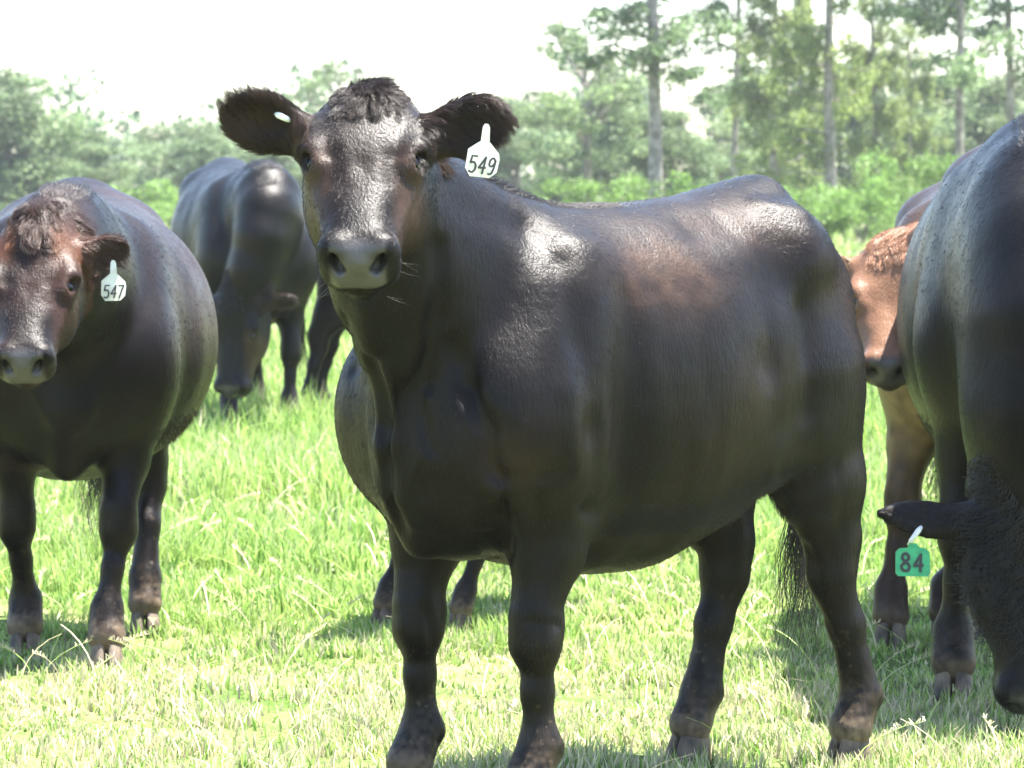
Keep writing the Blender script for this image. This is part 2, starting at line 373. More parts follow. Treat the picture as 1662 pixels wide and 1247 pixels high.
def q_(c, s): return c.get('shoulder', (0, 0))[0 if s > 0 else 1]
def cow(c):
    """c: the animal's build, pose and colours; returns the Empty that stands between its hooves"""
    S = c.get('scale', 1.0); yaw = R(c['yaw']); ox, oy = c['at']
    root = bpy.data.objects.new('cow', None); COL.objects.link(root)
    root.location = (ox, oy, 0); root.rotation_euler = (0, 0, yaw); root.scale = (S, S, S)
    tag(root, c['label'], 'cow', 'cattle standing in the pasture')
    cy, sy = math.cos(yaw), math.sin(yaw)
    def L(p):                     # world -> own coordinates
        p = np.asarray(p, float); q = p - np.array([ox, oy, 0]); q = q/S
        return np.stack([q[...,0]*cy + q[...,1]*sy, -q[...,0]*sy + q[...,1]*cy, q[...,2]], -1)
    def Lv(v): v = np.asarray(v, float); return np.array([v[0]*cy+v[1]*sy, -v[0]*sy+v[1]*cy, v[2]])
    # head frame from where the poll is seen, which way the face points and how steeply
    poll = L(at(*c['poll'])); ya, pi_ = R(c['face_yaw']), R(c['face_pitch'])      # face_yaw 0 = towards the camera, + = to picture right
    fdir = Lv((math.sin(ya)*math.cos(pi_), -math.cos(ya)*math.cos(pi_), -math.sin(pi_)))
    fup = Lv((math.sin(ya)*math.sin(pi_), -math.cos(ya)*math.sin(pi_), math.cos(pi_)))
    rl = R(c.get('face_roll', 0)); sd0 = np.cross(fup, fdir); fup = fup*math.cos(rl) + sd0*math.sin(rl)
    hs = c.get('head_scale', 1.0)
    H0 = Frame(poll, fdir, fup)
    class HF(Frame):
        def __init__(s): s.o = H0.o; s.A = H0.A
        def w(s, p): return s.o + hs*(np.asarray(p, float) @ s.A)
        def loc(s, P): return ((np.asarray(P) - s.o) @ s.A.T)/hs
    H = HF()
    ears = []
    for sgn in (1, -1):
        e = c['ears'][0 if sgn > 0 else 1]     # direction in the head frame (x forward, y out, z up), opening direction
        base = H.w((c.get('ear_x', .062), sgn*.085, -.060)); d = H.v((e[0], sgn*e[1], e[2])); op = H.v((e[3], sgn*e[4], e[5]))
        ears.append((Frame(base, d, op), e[6] if len(e) > 6 else 1.0))
    lo = np.array([-.86, -.48, 0.0]); hi = np.array([.80, .48, 1.36])
    ext = [H.w((.46, y, z)) for y in (-.09, .09) for z in (0, -.2)] + [H.w((-.08, 0, 0))] + [f.w((.27, y, 0)) for f, _ in ears for y in (-.06, .06)]
    ext = np.array(ext); lo = np.minimum(lo, ext.min(0) - .03); hi = np.maximum(hi, ext.max(0) + .03); lo[2] = max(lo[2], 0.03)
    f = Field(lo, hi, c['voxel'])
    W = c.get('girth', 1.0); bd = c.get('belly', 0.0)
    tor = [(x, zt + c.get('hump', lambda x: 0)(x), zb - bd*math.exp(-((x+.05)/.33)**2), w*(1+(W-1)*math.exp(-((x)/.42)**2)), zw - bd*.5*math.exp(-((x+.05)/.33)**2)) for x, zt, zb, w, zw in c.get('torso', TORSO)]
    f.loft(tor, .02, None, 2.15, 2.0)
    Wd = lambda x, z=0: np.interp(x, [t[0] for t in tor], [t[3] for t in tor])
    # rump: hook and pin bones, muscles
    for s in (1, -1):
        f.ell((-.30, s*.165, 1.10), (.08, .065, .065), .10)                     # hook bone
        f.ell((-.475, s*.080, 1.02), (.06, .05, .07), .10)                      # pin bone
        f.ell((-.385, s*.120, .92), (.135, .085, .23), .08, ax=((1, 0, -.15), (0.15, 0, 1)))    # thigh
        f.ell((-.33, s*.165, .84), (.12, .070, .15), .08)                       # stifle muscles
        q = c.get('shoulder', (0, 0))[0 if s > 0 else 1]
        f.ell((.43, s*(.155+q*.6), .90), (.125, .085, .22), .12, ax=((1, 0, .3), (-.3, 0, 1)))      # shoulder blade
        f.ell((.51+q*.4, s*(.165+q), .755), (.115, .090, .16), .13, ax=((1, 0, -.5), (.5, 0, 1)))    # upper arm
        f.ell((.39, s*(.165+q*.6), .70), (.10, .07, .12), .07)
    f.ell((.555, 0, .73), (.115, .135, .20), .08)                                # brisket
    # legs ------------------------------------------------------------
    hoofs = []
    for s, fl in ((1, c['fore'][0]), (-1, c['fore'][1])):
        hx, hy = fl[0], fl[1]; kx = fl[2] if len(fl) > 2 else .45*.45+hx*.55 + .012; lift = fl[3] if len(fl) > 3 else 0
        el = np.array((.405+q_(c, s)*.3, s*(.165+q_(c, s)*.75), .69)); kn = np.array((kx, s*.165*.45+hy*.55, .365+lift)); ft = np.array((hx-.012, hy, .150+lift))
        co = np.array((hx+.022, hy, .085+lift)); lt = (0, 1, 0)
        f.ec(el, el*.5+kn*.5, (.070, .098), (.058, .078), lt, .05)
        f.ec(el*.5+kn*.5, kn+(0,0,.05), (.058, .076), (.046, .054), lt, .03)
        f.ell(kn, (.054, .050, .062), .03); f.ell(kn+(-.030, 0, .02), (.025, .030, .035), .03)
        f.ec(kn-(0,0,.03), kn*.5+ft*.5, (.040, .043), (.0245, .029), lt, .03)
        f.ec(kn*.5+ft*.5, ft, (.0245, .029), (.037, .038), lt, .03)
        f.rc(ft+(-.026, .014, -.008), ft+(-.026, -.014, -.008), .017, .017, .02)
        f.ec(ft, co, (.043, .040), (.050, .047), lt, .02)
        f.bump(kn+(.06, 0, -.055), kn+(.04, 0, -.06), .03, -.008)
        hoofs.append((hx+.035, hy, lift, 1.0))
    for s, hl in ((1, c['hind'][0]), (-1, c['hind'][1])):
        hx, hy = hl[0], hl[1]; hk = np.array(hl[2]) if len(hl) > 2 else np.array((hx+.05, hy-s*.02, .465))
        st = np.array(hl[3]) if len(hl) > 3 else np.array((-.32, s*.160, .79))
        ft = np.array((hx-.015, hy, .155)); co = np.array((hx+.020, hy, .088)); lt = (0, 1, 0)
        md = st*.5+hk*.5 + (-.005, 0, -.01)
        f.ec(st+(-.02, 0, .06), md, (.090, .135), (.070, .098), lt, .06)
        f.ec(md, hk+(.015, 0, .045), (.070, .095), (.050, .064), lt, .04)
        f.chain([(-.45, s*.13, .80, .050), (*(hk*.45+np.array((-.455, s*.14, .74))*.55), .040), (hk[0]-.028, hk[1], hk[2]+.035, .026)], .07)   # tendon to the hock
        f.ell(hk+(-.02, 0, .012), (.052, .042, .066), .03); f.ell(hk+(.005, 0, -.02), (.050, .046, .060), .03)
        f.ec(hk+(0, 0, -.05), hk*.5+ft*.5, (.043, .054), (.034, .040), lt, .03)
        f.ec(hk*.5+ft*.5, ft, (.031, .037), (.042, .042), lt, .03)
        f.rc(ft+(-.028, .014, -.008), ft+(-.028, -.014, -.008), .016, .016, .02)
        f.ec(ft, co, (.042, .040), (.048, .046), lt, .02)
        hoofs.append((hx+.032, hy, 0, .96))
    # flank fold, udder line
    for s in (1, -1):
        f.chain([(-.20, s*.17, .69, .045), (-.27, s*.160, .74, .05)], .09)
    f.chain([(-.26, 0, .66, .06), (-.38, 0, .74, .06)], .1)
    # neck ------------------------------------------------------------
    B = np.array(c.get('neck_base', (.43, 0, .95))); E = H.w((.055, 0, -.115)); mid = np.array(c['neck_mid']) if 'neck_mid' in c else B*.5+E*.5
    nb = 7; P = [(1-t)**2*B + 2*t*(1-t)*(2*mid-.5*B-.5*E) + t*t*E for t in np.linspace(0, 1, nb)]
    nd = c.get('neck', ((.235, .150), (.150, .100)))       # (half depth, half width) at the base and at the head
    hside = H.A[1]
    for i in range(nb-1):
        t0, t1 = i/(nb-1), (i+1)/(nb-1)
        r = lambda t: (nd[0][1]+(nd[1][1]-nd[0][1])*t, nd[0][0]+(nd[1][0]-nd[0][0])*t**.85)
        sidev = unit((1-t0*.8)*np.array((0, 1, 0)) + t0*.8*hside)
        f.ec(P[i], P[i+1], r(t0), r(t1), sidev, c.get('neck_k', .05))
    # head ------------------------------------------------------------
    class SC1: pass
    def sc(v): return tuple(np.array(v)*hs)
    # work in a scaled copy of the frame: lofts take the table already scaled
    HU = Frame(H0.o, H0.A[0], H0.A[2])
    f.loft([tuple(np.array(r)*hs) for r in HEAD], .05, HU, 2.3, 2.1)
    for s in (1, -1):
        f.ell(sc((.155, s*.066, -.155)), sc((.115, .040, .070)), .04, HU)             # jaw
        f.chain([(*sc((.130, s*.096, -.030)), .014*hs), (*sc((.162, s*.101, -.030)), .014*hs), (*sc((.205, s*.080, -.026)), .010*hs)], .035, HU)   # brow
        f.ell(sc((.190, s*.092, -.046)), sc((.034, .020, .028)), .015, HU)
        f.bump(sc((.20, s*.060, -.012)), sc((.245, s*.058, -.022)), .020*hs, -.007*hs, HU)   # hollow inside the brow
        f.bump(sc((.25, s*.100, -.045)), sc((.31, s*.082, -.055)), .035*hs, -.005*hs, HU)   # hollow under the eye
        f.bump(sc((.22, s*.088, -.066)), sc((.33, s*.066, -.080)), .014*hs, .006*hs, HU)     # cheek ridge
        f.ell(sc((.397, s*.043, -.070)), sc((.033, .034, .034)), .02, HU)            # nostril wing
        f.ell(sc((.385, s*.050, -.120)), sc((.036, .023, .030)), .02, HU)            # upper lip
        f.ell(sc((.436, s*.034, -.086)), sc((.026, .0125, .013)), .006, HU, sub=True)
        f.ell(sc((.430, s*.042, -.074)), sc((.030, .0090, .023)), .006, HU, ax=((1, 0, 0), (0, s*.45, 1)), sub=True)
        f.ell(sc((.190, s*.108, -.028)), sc((.0205, .017, .0130)), .006, HU, ax=((1, 0, 0), (0, -s*.5, .87)), sub=True) # eye opening
        f.rc(sc((.440, 0, -.138)), sc((.405, s*.050, -.150)), .006, .005, .008, HU, sub=True)    # mouth line
        f.rc(sc((.405, s*.050, -.150)), sc((.335, s*.074, -.150)), .006, .004, .008, HU, sub=True)
    f.ell(sc((.350, 0, -.176)), sc((.064, .046, .026)), .015, HU)                        # chin
    f.bump(sc((.0, 0, .002)), sc((.05, 0, .004)), .05*hs, .014*hs, HU)                # poll
    f.bump(sc((.12, 0, .0)), sc((.16, 0, -.005)), .05*hs, -.004*hs, HU)
    f.bump(sc((.225, 0, -.014)), sc((.22, 0, -.014)), .022*hs, -.004*hs, HU)
    for (ef, es), s in zip(ears, (1, -1)):
        es = es*hs
        f.chain([(-.03, 0, 0, .030*es), (.02*es, 0, 0, .027*es), (.055*es, 0, -.004, .026*es)], .035, ef)
        if c.get('long_ear') and s < 0: f.loft([(.02, .022, -.022, .028, 0), (.07, .022, -.018, .036, 0), (.12, .016, -.013, .044, 0), (.17, .012, -.011, .040, 0), (.205, .009, -.009, .026, 0), (.238, .005, -.005, .008, 0)], .03, ef); continue
        f.ell((.112*es, -.004*es, 0), (.076*es, .055*es, .024*es), .025, ef)
        f.ell((.116*es, -.004*es, .024*es), (.060*es, .040*es, .026*es), .012, ef, sub=True)
    # dewlap and throat folds
    for g in c.get('ridges', []):
        f.rc(g[0], g[1], g[2], g[3], g[4])
    for g in c.get('bumps', []):
        f.bump(np.array(g[0]), np.array(g[1]), g[2], g[3])
    # tail
    tl = c.get('tail', [(-.53, 0, 1.13, .040), (-.595, -.01, 1.03, .030), (-.61, -.03, .88, .022), (-.62, -.07, .70, .017), (-.62, -.10, .56, .013)])
    f.chain(tl, .03)
    # creases and muscle edges, set where they are seen on the hide
    def hit(px, py):
        d = np.arange(5.8, 21, .006); pts = L(np.array([at(px, py, t) for t in d])); q = np.round((pts - f.lo)/f.h).astype(int)
        ok = ((q >= 0) & (q < f.n)).all(1); v = np.full(len(d), 1.0); v[ok] = f.F[tuple(q[ok].T)]
        k = np.argmax(v <= 0); return pts[k] if v[k] <= 0 else None
    for g in c.get('carve', []):
        *pp, r_, am = g; hp = [hit(*p) for p in pp]
        for a_, b_ in zip(hp[:-1], hp[1:]):
            if a_ is None or b_ is None or np.linalg.norm(a_-b_) > .4: continue
            f.bump(a_, b_, r_, am)
    f.blur(1)
    P, Q = f.mesh()
    lx = H.loc(P); inh = (lx[:,0] > -.08) & (lx[:,0] < .47) & (np.abs(lx[:,1]) < .135) & (lx[:,2] > -.22) & (lx[:,2] < .06)
    earm = np.zeros(len(P)); ear_id = []
    for ef, es in ears:
        q = ef.loc(P); earm = np.maximum(earm, (q[:,0] > .03)*(q[:,0] < .30)*(np.abs(q[:,1]) < .085)*(np.abs(q[:,2]) < .075)*1.0)
    col, bare = c['colour'](P, lx, inh, earm)
    me = mesh_np('body', P, Q, True, MAT_COAT)
    at_ = me.color_attributes.new('tint', 'FLOAT_COLOR', 'POINT'); cc = np.ones((len(P), 4), np.float32); cc[:, :3] = col; cc[:, 3] = bare
    at_.data.foreach_set('color', cc.ravel())
    body = link('body', me, root)
    Nn = np.zeros(len(P)*3, np.float32); me.vertices.foreach_get('normal', Nn); Nn = Nn.reshape(-1, 3)
    # eyes ------------------------------------------------------------
    for s in (1, -1):
        V, Fq = uvsphere(20, 12); eo = H.w((.190, s*.0885, -.038))
        link('eye', mesh_np('eye', np.array(V)*(.0205*hs)+eo, Fq, True, MAT_EYE), root)
    # hooves ----------------------------------------------------------
    for (hx, hy, lf, k) in hoofs:
        hoof(root, hx, hy, lf, k)
    if c.get('density', 0) > 0:
        grow_coat(c, root, P, Q, Nn, col, bare, lx, inh, earm, ears, H, L(np.array((0, 0, CAM_H))), S)
    n = c.get('switch', 260); rs = np.random.RandomState(9); t0 = np.array(tl[-1][:3])
    tt = rs.rand(n, 1); pp = t0*(1-tt) + np.array(tl[-2][:3])*tt*.6 + t0*tt*.4 + rs.normal(0, .008, (n, 3))
    hair_object('tail_switch', pp, np.tile((.05, .0, -1.0), (n, 1)) + rs.normal(0, .05, (n, 3)), np.tile((-1., 0, 0), (n, 1)), rs.uniform(.22, .40, n), .0010*c.get('hair_rad', 1.0),
                np.tile((.016, .013, .012), (n, 1)), root, curl=.045, lift=.08, seed=4, npt=12)
    c['root_at'] = lambda p: np.array([ox + S*(p[0]*cy - p[1]*sy), oy + S*(p[0]*sy + p[1]*cy), S*p[2]])
    c['H'] = H; c['ear_frames'] = ears; c['L'] = L; c['Lv'] = Lv
    print('%s %.1fs verts %d' % (c['key'], time.time()-T0, len(P)))
    return root

def uvsphere(nu, nv):
    V = [(math.cos(a)*math.sin(b), math.sin(a)*math.sin(b), math.cos(b)) for b in np.linspace(0.001, math.pi-.001, nv+1) for a in np.linspace(0, 2*math.pi, nu, endpoint=False)]
    F = [(j*nu+i, (j+1)*nu+i, (j+1)*nu+(i+1) % nu, j*nu+(i+1) % nu) for j in range(nv) for i in range(nu)]
    return V, F

def hoof(root, x, y, lf, k):
    """two claws side by side, sloping forward"""
    V = []; F = []
    for s in (1, -1):
        rings = []
        for (z, xb, xf, w) in ((0, -.050, .062, .034), (.018, -.050, .056, .034), (.05, -.047, .040, .031), (.085, -.044, .022, .028), (.105, -.034, .006, .018)):
            ring = []
            for a in np.linspace(0, 2*math.pi, 14, endpoint=False):
                ca, sa = math.cos(a), math.sin(a)
                px = (xb+xf)/2 + (xf-xb)/2*np.sign(ca)*abs(ca)**.9
                py = s*(.0015 + w*k*.62) + w*.62*np.sign(sa)*abs(sa)**.8*(1-.35*max(ca, 0)**2) - s*max(ca, 0)**2*.008
                ring.append((x + px*k, y + py, z*k + lf))
            rings.append(ring)
        b = len(V)
        for r_ in rings: V += r_
        n = 14
        for j in range(len(rings)-1):
            for i in range(n): F.append((b+j*n+i, b+j*n+(i+1) % n, b+(j+1)*n+(i+1) % n, b+(j+1)*n+i))
        F.append(tuple(b+i for i in range(n))[::-1]); F.append(tuple(b+(len(rings)-1)*n+i for i in range(n)))
    me = bpy.data.meshes.new('hoof'); me.from_pydata([tuple(map(float, v)) for v in V], [], F)
    me.polygons.foreach_set('use_smooth', [True]*len(F)); me.materials.append(MAT_HOOF)
    return link('hoof', me, root)

def grow_coat(c, root, P, Q, Nn, col, bare, lx, inh, earm, ears, H, eye, S):
    rs = np.random.RandomState(5)
    A = P[Q[:,0]]; B = P[Q[:,1]]; C = P[Q[:,2]]; D = P[Q[:,3]]
    area = .5*np.linalg.norm(np.cross(C-A, D-B), axis=1)
    dens = c['density']; ve = unit(eye - A); facing = (Nn[Q[:,0]]*ve).sum(1)
    em = earm[Q[:,0]]; hm = inh[Q[:,0]].astype(float)
    nv = Nn[Q[:,0]]; hA = H.loc(A)
    rim = np.exp(-(facing/.30)**2); pollw = hm*sstep(.15, .05, hA[:,0])*(.25 + .75*np.exp(-(hA[:,1]/.045)**2)); cr_ = (nv[:,2] > .7)*(np.abs(A[:,1]) < .07)*(A[:,0] > .1)*(1-hm)
    un_ = (nv[:,2] < -.5)*(1-hm)
    keep = np.clip(c.get('sparse', .12) + pollw + .9*cr_ + .5*un_ + em + .45*hm + (1.0*hm*sstep(.30, .24, hA[:,0]) if c.get('curly') else 0), 0, 1)
    w = keep*area*(facing > -.35)*(1-np.clip(bare[Q[:,0]]*1.5, 0, 1))*(1 + .35*hm + 1.0*em)*(A[:,2] > .06)
    n = int(w.sum()*dens); idx = rs.choice(len(Q), n, p=w/w.sum())
    u, v = rs.rand(2, n, 1); q = Q[idx]
    bil = lambda X: (X[q[:,0]]*(1-u)+X[q[:,1]]*u)*(1-v) + (X[q[:,3]]*(1-u)+X[q[:,2]]*u)*v
    p = bil(P); nn = unit(bil(Nn)); cl = bil(col); hl = H.loc(p)
    head = inh[q[:,0]]; ear = em[idx] > .5
    # direction of growth
    d = np.tile(np.array((-.85, 0, -.50)), (n, 1))
    d[:, 2] -= 1.2*sstep(.25, .6, p[:,0])*(1-sstep(1.1, 1.2, p[:,2])); d[:, 0] += .35*sstep(.25, .6, p[:,0])
    leg = (p[:,2] < .55) & ~head; d[leg] = (-.1, 0, -1)
    rk = sstep(-.30, -.50, p[:,0])[:, None]; d = d*(1-rk) + np.array((-.15, 0, -1.0))*rk
    nw = np.stack([vnoise(p, .16, 21)-.5, vnoise(p, .16, 22)-.5, vnoise(p, .16, 23)-.5], 1)
    d = unit(d) + .35*nw
    hd = np.stack([.6+.0*hl[:,0], np.sign(hl[:,1])*np.minimum(np.abs(hl[:,1])*6, .8), -.35*np.ones(n)], 1)
    up_part = hl[:,0] < .15
    d[head] = (H.v(hd) + .6*nw)[head]
    lo_ = (~ear)
    length = np.full(n, .012); length[leg] = .009; length[head] = .0085
    lift = np.full(n, .07)
    d0 = None
    under = (nn[:,2] < -.45) & (p[:,0] < .5) & ~leg & ~head
    length[under] = .022; lift[under] = .5
    crest = (nn[:,2] > .75) & (p[:,0] > .05) & ~head & ~ear
    cr = crest*(np.abs(p[:,1]) < .06); length = np.where(cr, .011+.013*sstep(.2, .45, p[:,0]), length); lift = np.where(cr, .45, lift)
    d[cr] += (0, 0, .8)
    # hair on the poll falling on the forehead
    pl = head & (hl[:,0] < .10) & (np.abs(hl[:,1]) < .07) & (hl[:,2] > -.06)
    fr_ = np.exp(-(hl[:,1]/.030)**2)*sstep(.12, .06, hl[:,0])
    length = np.where(pl, .016 + .028*fr_*c.get('tuft', 1.0)*1.0, length); lift = np.where(pl, .34, lift)
    if c.get('curly'):
        rl_ = 1
        cu = head & (hl[:,0] < .20 + .10*rs.rand(n)) & (hl[:,2] > -.12 + .05*rs.rand(n))
        length = np.where(cu, .040, length); lift = np.where(cu, .5, lift)
    curl = np.where(pl, .08, .03)
    if c.get('curly'): curl = np.where(cu, .33, curl)
    # ears
    if ear.any():
        k = np.zeros(n, int); best = np.full(n, 9.)
        for i, (ef, es) in enumerate(ears):
            ql = np.linalg.norm(ef.loc(p)-(.11, 0, 0), axis=1); k = np.where(ql < best, i, k); best = np.minimum(best, ql)
        for i, (ef, es) in enumerate(ears):
            mm = ear & (k == i); ql = ef.loc(p[mm])
            inner = (nn[mm] @ ef.A[2]) > .25
            dd = np.stack([.9+0*ql[:,0], ql[:,1]*9, np.where(inner, .2, -.1)], 1)
            dd[:,1] = np.where(inner, -.9+ql[:,1]*4, dd[:,1])
            d[mm] = ef.v(unit(dd)) + .35*nw[mm] + np.array((0, 0, -.25))
            length[mm] = np.where(inner, .028, .016)*c.get('ear_hair', 1.0); lift[mm] = np.where(inner, .40, .45)
    t = d - nn*(d*nn).sum(1, keepdims=True); t = unit(t)
    cl = np.where(ear[:, None], cl*1.2 + np.array((.016, .010, .007))*rs.rand(n, 1), cl)
    cl = np.where(pl[:, None], cl*1.6 + np.array((.010, .008, .007))*rs.rand(n, 1), cl)
    rad = np.where(ear | pl, .00042, .00048)/S*c.get('hair_rad', 1.0)
    cl = cl*np.where(rs.rand(n, 1) < .02, 2.0, 1.0)
    if c.get('curly'):
        rs2 = rs.rand(n) < .40; kk = cu & rs2
        hair_object('forelock', p[kk], t[kk], nn[kk], length[kk]/S*1.5, rad[kk]*2.3, cl[kk]*.8, root, curl=curl[kk]*.62, lift=lift[kk]*.35, seed=3, npt=9, mat=MAT_CURL)
        m_ = ~cu; ear = ear[m_]; pl = pl[m_]; p, t, nn, length, rad, cl, curl, lift = p[m_], t[m_], nn[m_], length[m_], rad[m_], cl[m_], curl[m_], lift[m_]
    hair_object('coat', p, t, nn, length/S, rad, cl*1.15, root, curl=curl, lift=lift, seed=3, clump=np.where(ear, .45, np.where(pl, .5, 0.)))
    if c.get('whiskers'):
        for nm, m in (('whiskers', 10), ('eyelashes', 60)):
            pp = []; dd = []
            for i in range(m):
                sd = 1 if i % 2 else -1
                if nm == 'whiskers':
                    a = (rs.uniform(.34, .43), sd*rs.uniform(.045, .072), rs.uniform(-.19, -.10)); d_ = (rs.uniform(-.2, .7), sd*rs.uniform(.7, 1.4), rs.uniform(-1.0, .2))
                else:
                    u_ = rs.uniform(-1, 1); a = (.190 + .020*u_, sd*(.106 - .004*u_*u_), -.026 - .008*u_*u_); d_ = (.6 + .5*u_, sd*.8, -.15)
                pp.append(H.w(a)); dd.append(H.v(d_))
            pp = np.array(pp); dd = unit(np.array(dd))
            hair_object(nm, pp, dd, np.tile(H.v((0, 0, -1.)), (m, 1)), np.full(m, (.045) if nm == 'whiskers' else .018), .00010 if nm == 'whiskers' else .00045,
                        np.tile((.45, .44, .40) if nm == 'whiskers' else (.02, .018, .016), (m, 1)), root, lift=.25, seed=8, npt=5)
# ------------------------------------------------------------------ colours of the coats
BLACK = np.array((.0048, .0038, .0035)); MUD = np.array((.17, .125, .085)); GREY = np.array((.07, .065, .062))
def coat(base=BLACK, brown=(.034, .020, .0135), amount=1.0, spots=(), mud=1.0, pad=(.062, .057, .056), face_brown=1.0, rust=0.0, head_col=None, ear_brown=.8):
    def fn(P, hl, inh, earm):
        n = len(P); col = np.tile(np.asarray(base, float), (n, 1)); br = np.asarray(brown, float)
        def mix(k, c2):
            nonlocal col; k = np.clip(k, 0, 1)[:, None]; col = col*(1-k) + np.asarray(c2)*k
        nz = fbm(P, .35, 1); fine = vnoise(P, .03, 4)
        mix(amount*.55*sstep(.5, .75, nz)*(P[:,2] > .5), br)
        for (cx, cz, rx, rz, a) in spots:        # sun-bleached patches along the body: x, z, radii, strength
            g = np.exp(-((P[:,0]-cx)/rx)**2 - ((P[:,2]-cz)/rz)**2)*(~inh)
            mix(a*g*(.6+.8*fine), br*1.1)
        # face: brown cheeks
        ck = inh*sstep(.05, .085, np.abs(hl[:,1]))*sstep(.15, .22, hl[:,0])*sstep(.40, .32, hl[:,0])*sstep(-.21, -.13, hl[:,2])*sstep(.135, .115, np.abs(hl[:,1]))
        mix(face_brown*ck*(.35+.6*fbm(P, .06, 6)), br*1.9)
        if head_col is not None: mix(inh*sstep(.425, .385, hl[:,0])*(.75+.5*fbm(P, .08, 5)), head_col)
        if rust: mix(rust*inh*sstep(.03, .06, np.abs(hl[:,1]))*np.exp(-((hl[:,0]-.075)/.055)**2)*(.5+.8*fbm(P, .06, 6)), (.16, .062, .028))
        mix(earm*ear_brown*vnoise(P, .05, 8), br*1.3)
        # muzzle pad
        pd = inh*sstep(.385, .402, hl[:,0] - .12*np.maximum(np.abs(hl[:,1])-.035, 0)*3)*sstep(-.130, -.124, hl[:,2])*sstep(.057, .047, np.abs(hl[:,1]))*sstep(-.034, -.046, hl[:,2])
        nos = np.zeros(n)
        for s in (1, -1): nos = np.maximum(nos, np.exp(-((hl[:,1]-s*.038)/.014)**2 - ((hl[:,2]+.072)/.019)**2)*inh)
        mix(pd, np.asarray(pad)); mix(nos*1.5*sstep(.437, .424, hl[:,0]), (.002, .0015, .0015)); pd = pd*(1-np.clip(nos*1.3*sstep(.437, .424, hl[:,0]), 0, 1))
        # mud on the lower legs and under the belly
        m2 = sstep(.26, .04, P[:,2] + .10*(fbm(P, .10, 9)-.5))*(~inh)
        mix(mud*(.55+.35*sstep(.18, .08, P[:,2]))*m2*sstep(.25, .78, .5*fbm(P, .05, 12) + .35*vnoise(P, .010, 15) + .25*sstep(.14, .05, P[:,2])), MUD)
        mix(mud*.30*sstep(.84, .90, vnoise(P, .008, 14))*sstep(.7, .3, P[:,2] + .3*vnoise(P, .12, 17))*(~inh), MUD)
        return col*(.85+.3*fine[:, None]), pd
    return fn

def bare_tag(c, text, side, along, px_shift=(0, 0, 0), green=False, s=1.0, roll=0.0, face=None, pin=None):
    """hang a tag from an ear, its face towards where the animal looks"""
    ef, es = c['ear_frames'][0 if side > 0 else 1]
    o = ef.w((along, px_shift[0], .010 + px_shift[1]))
    if pin:
        ec = c['root_at'](o); o = c['L'](at(pin[0], pin[1], ec[1] - .05))
    out = c['Lv'](face if face is not None else (0.10, -1, .12)); out = unit(out)
    up = np.array((0, 0, 1.0)); up = unit(up - out*(up @ out)); xx = np.cross(up, out)
    cr, sr = math.cos(roll), math.sin(roll); xx, up = xx*cr + up*sr, up*cr - xx*sr
    fr = Frame((0, 0, 0), (1, 0, 0), (0, 0, 1)); fr.o = o; fr.A = np.array([xx, up, out])
    return ear_tag(text, c['root'], fr, green, s)

COWS = {}
def add_cow(key, **c):
    c['key'] = key; c['root'] = cow(c); COWS[key] = c; return c
HS = globals().get('HAIR_SCALE', 1.0)

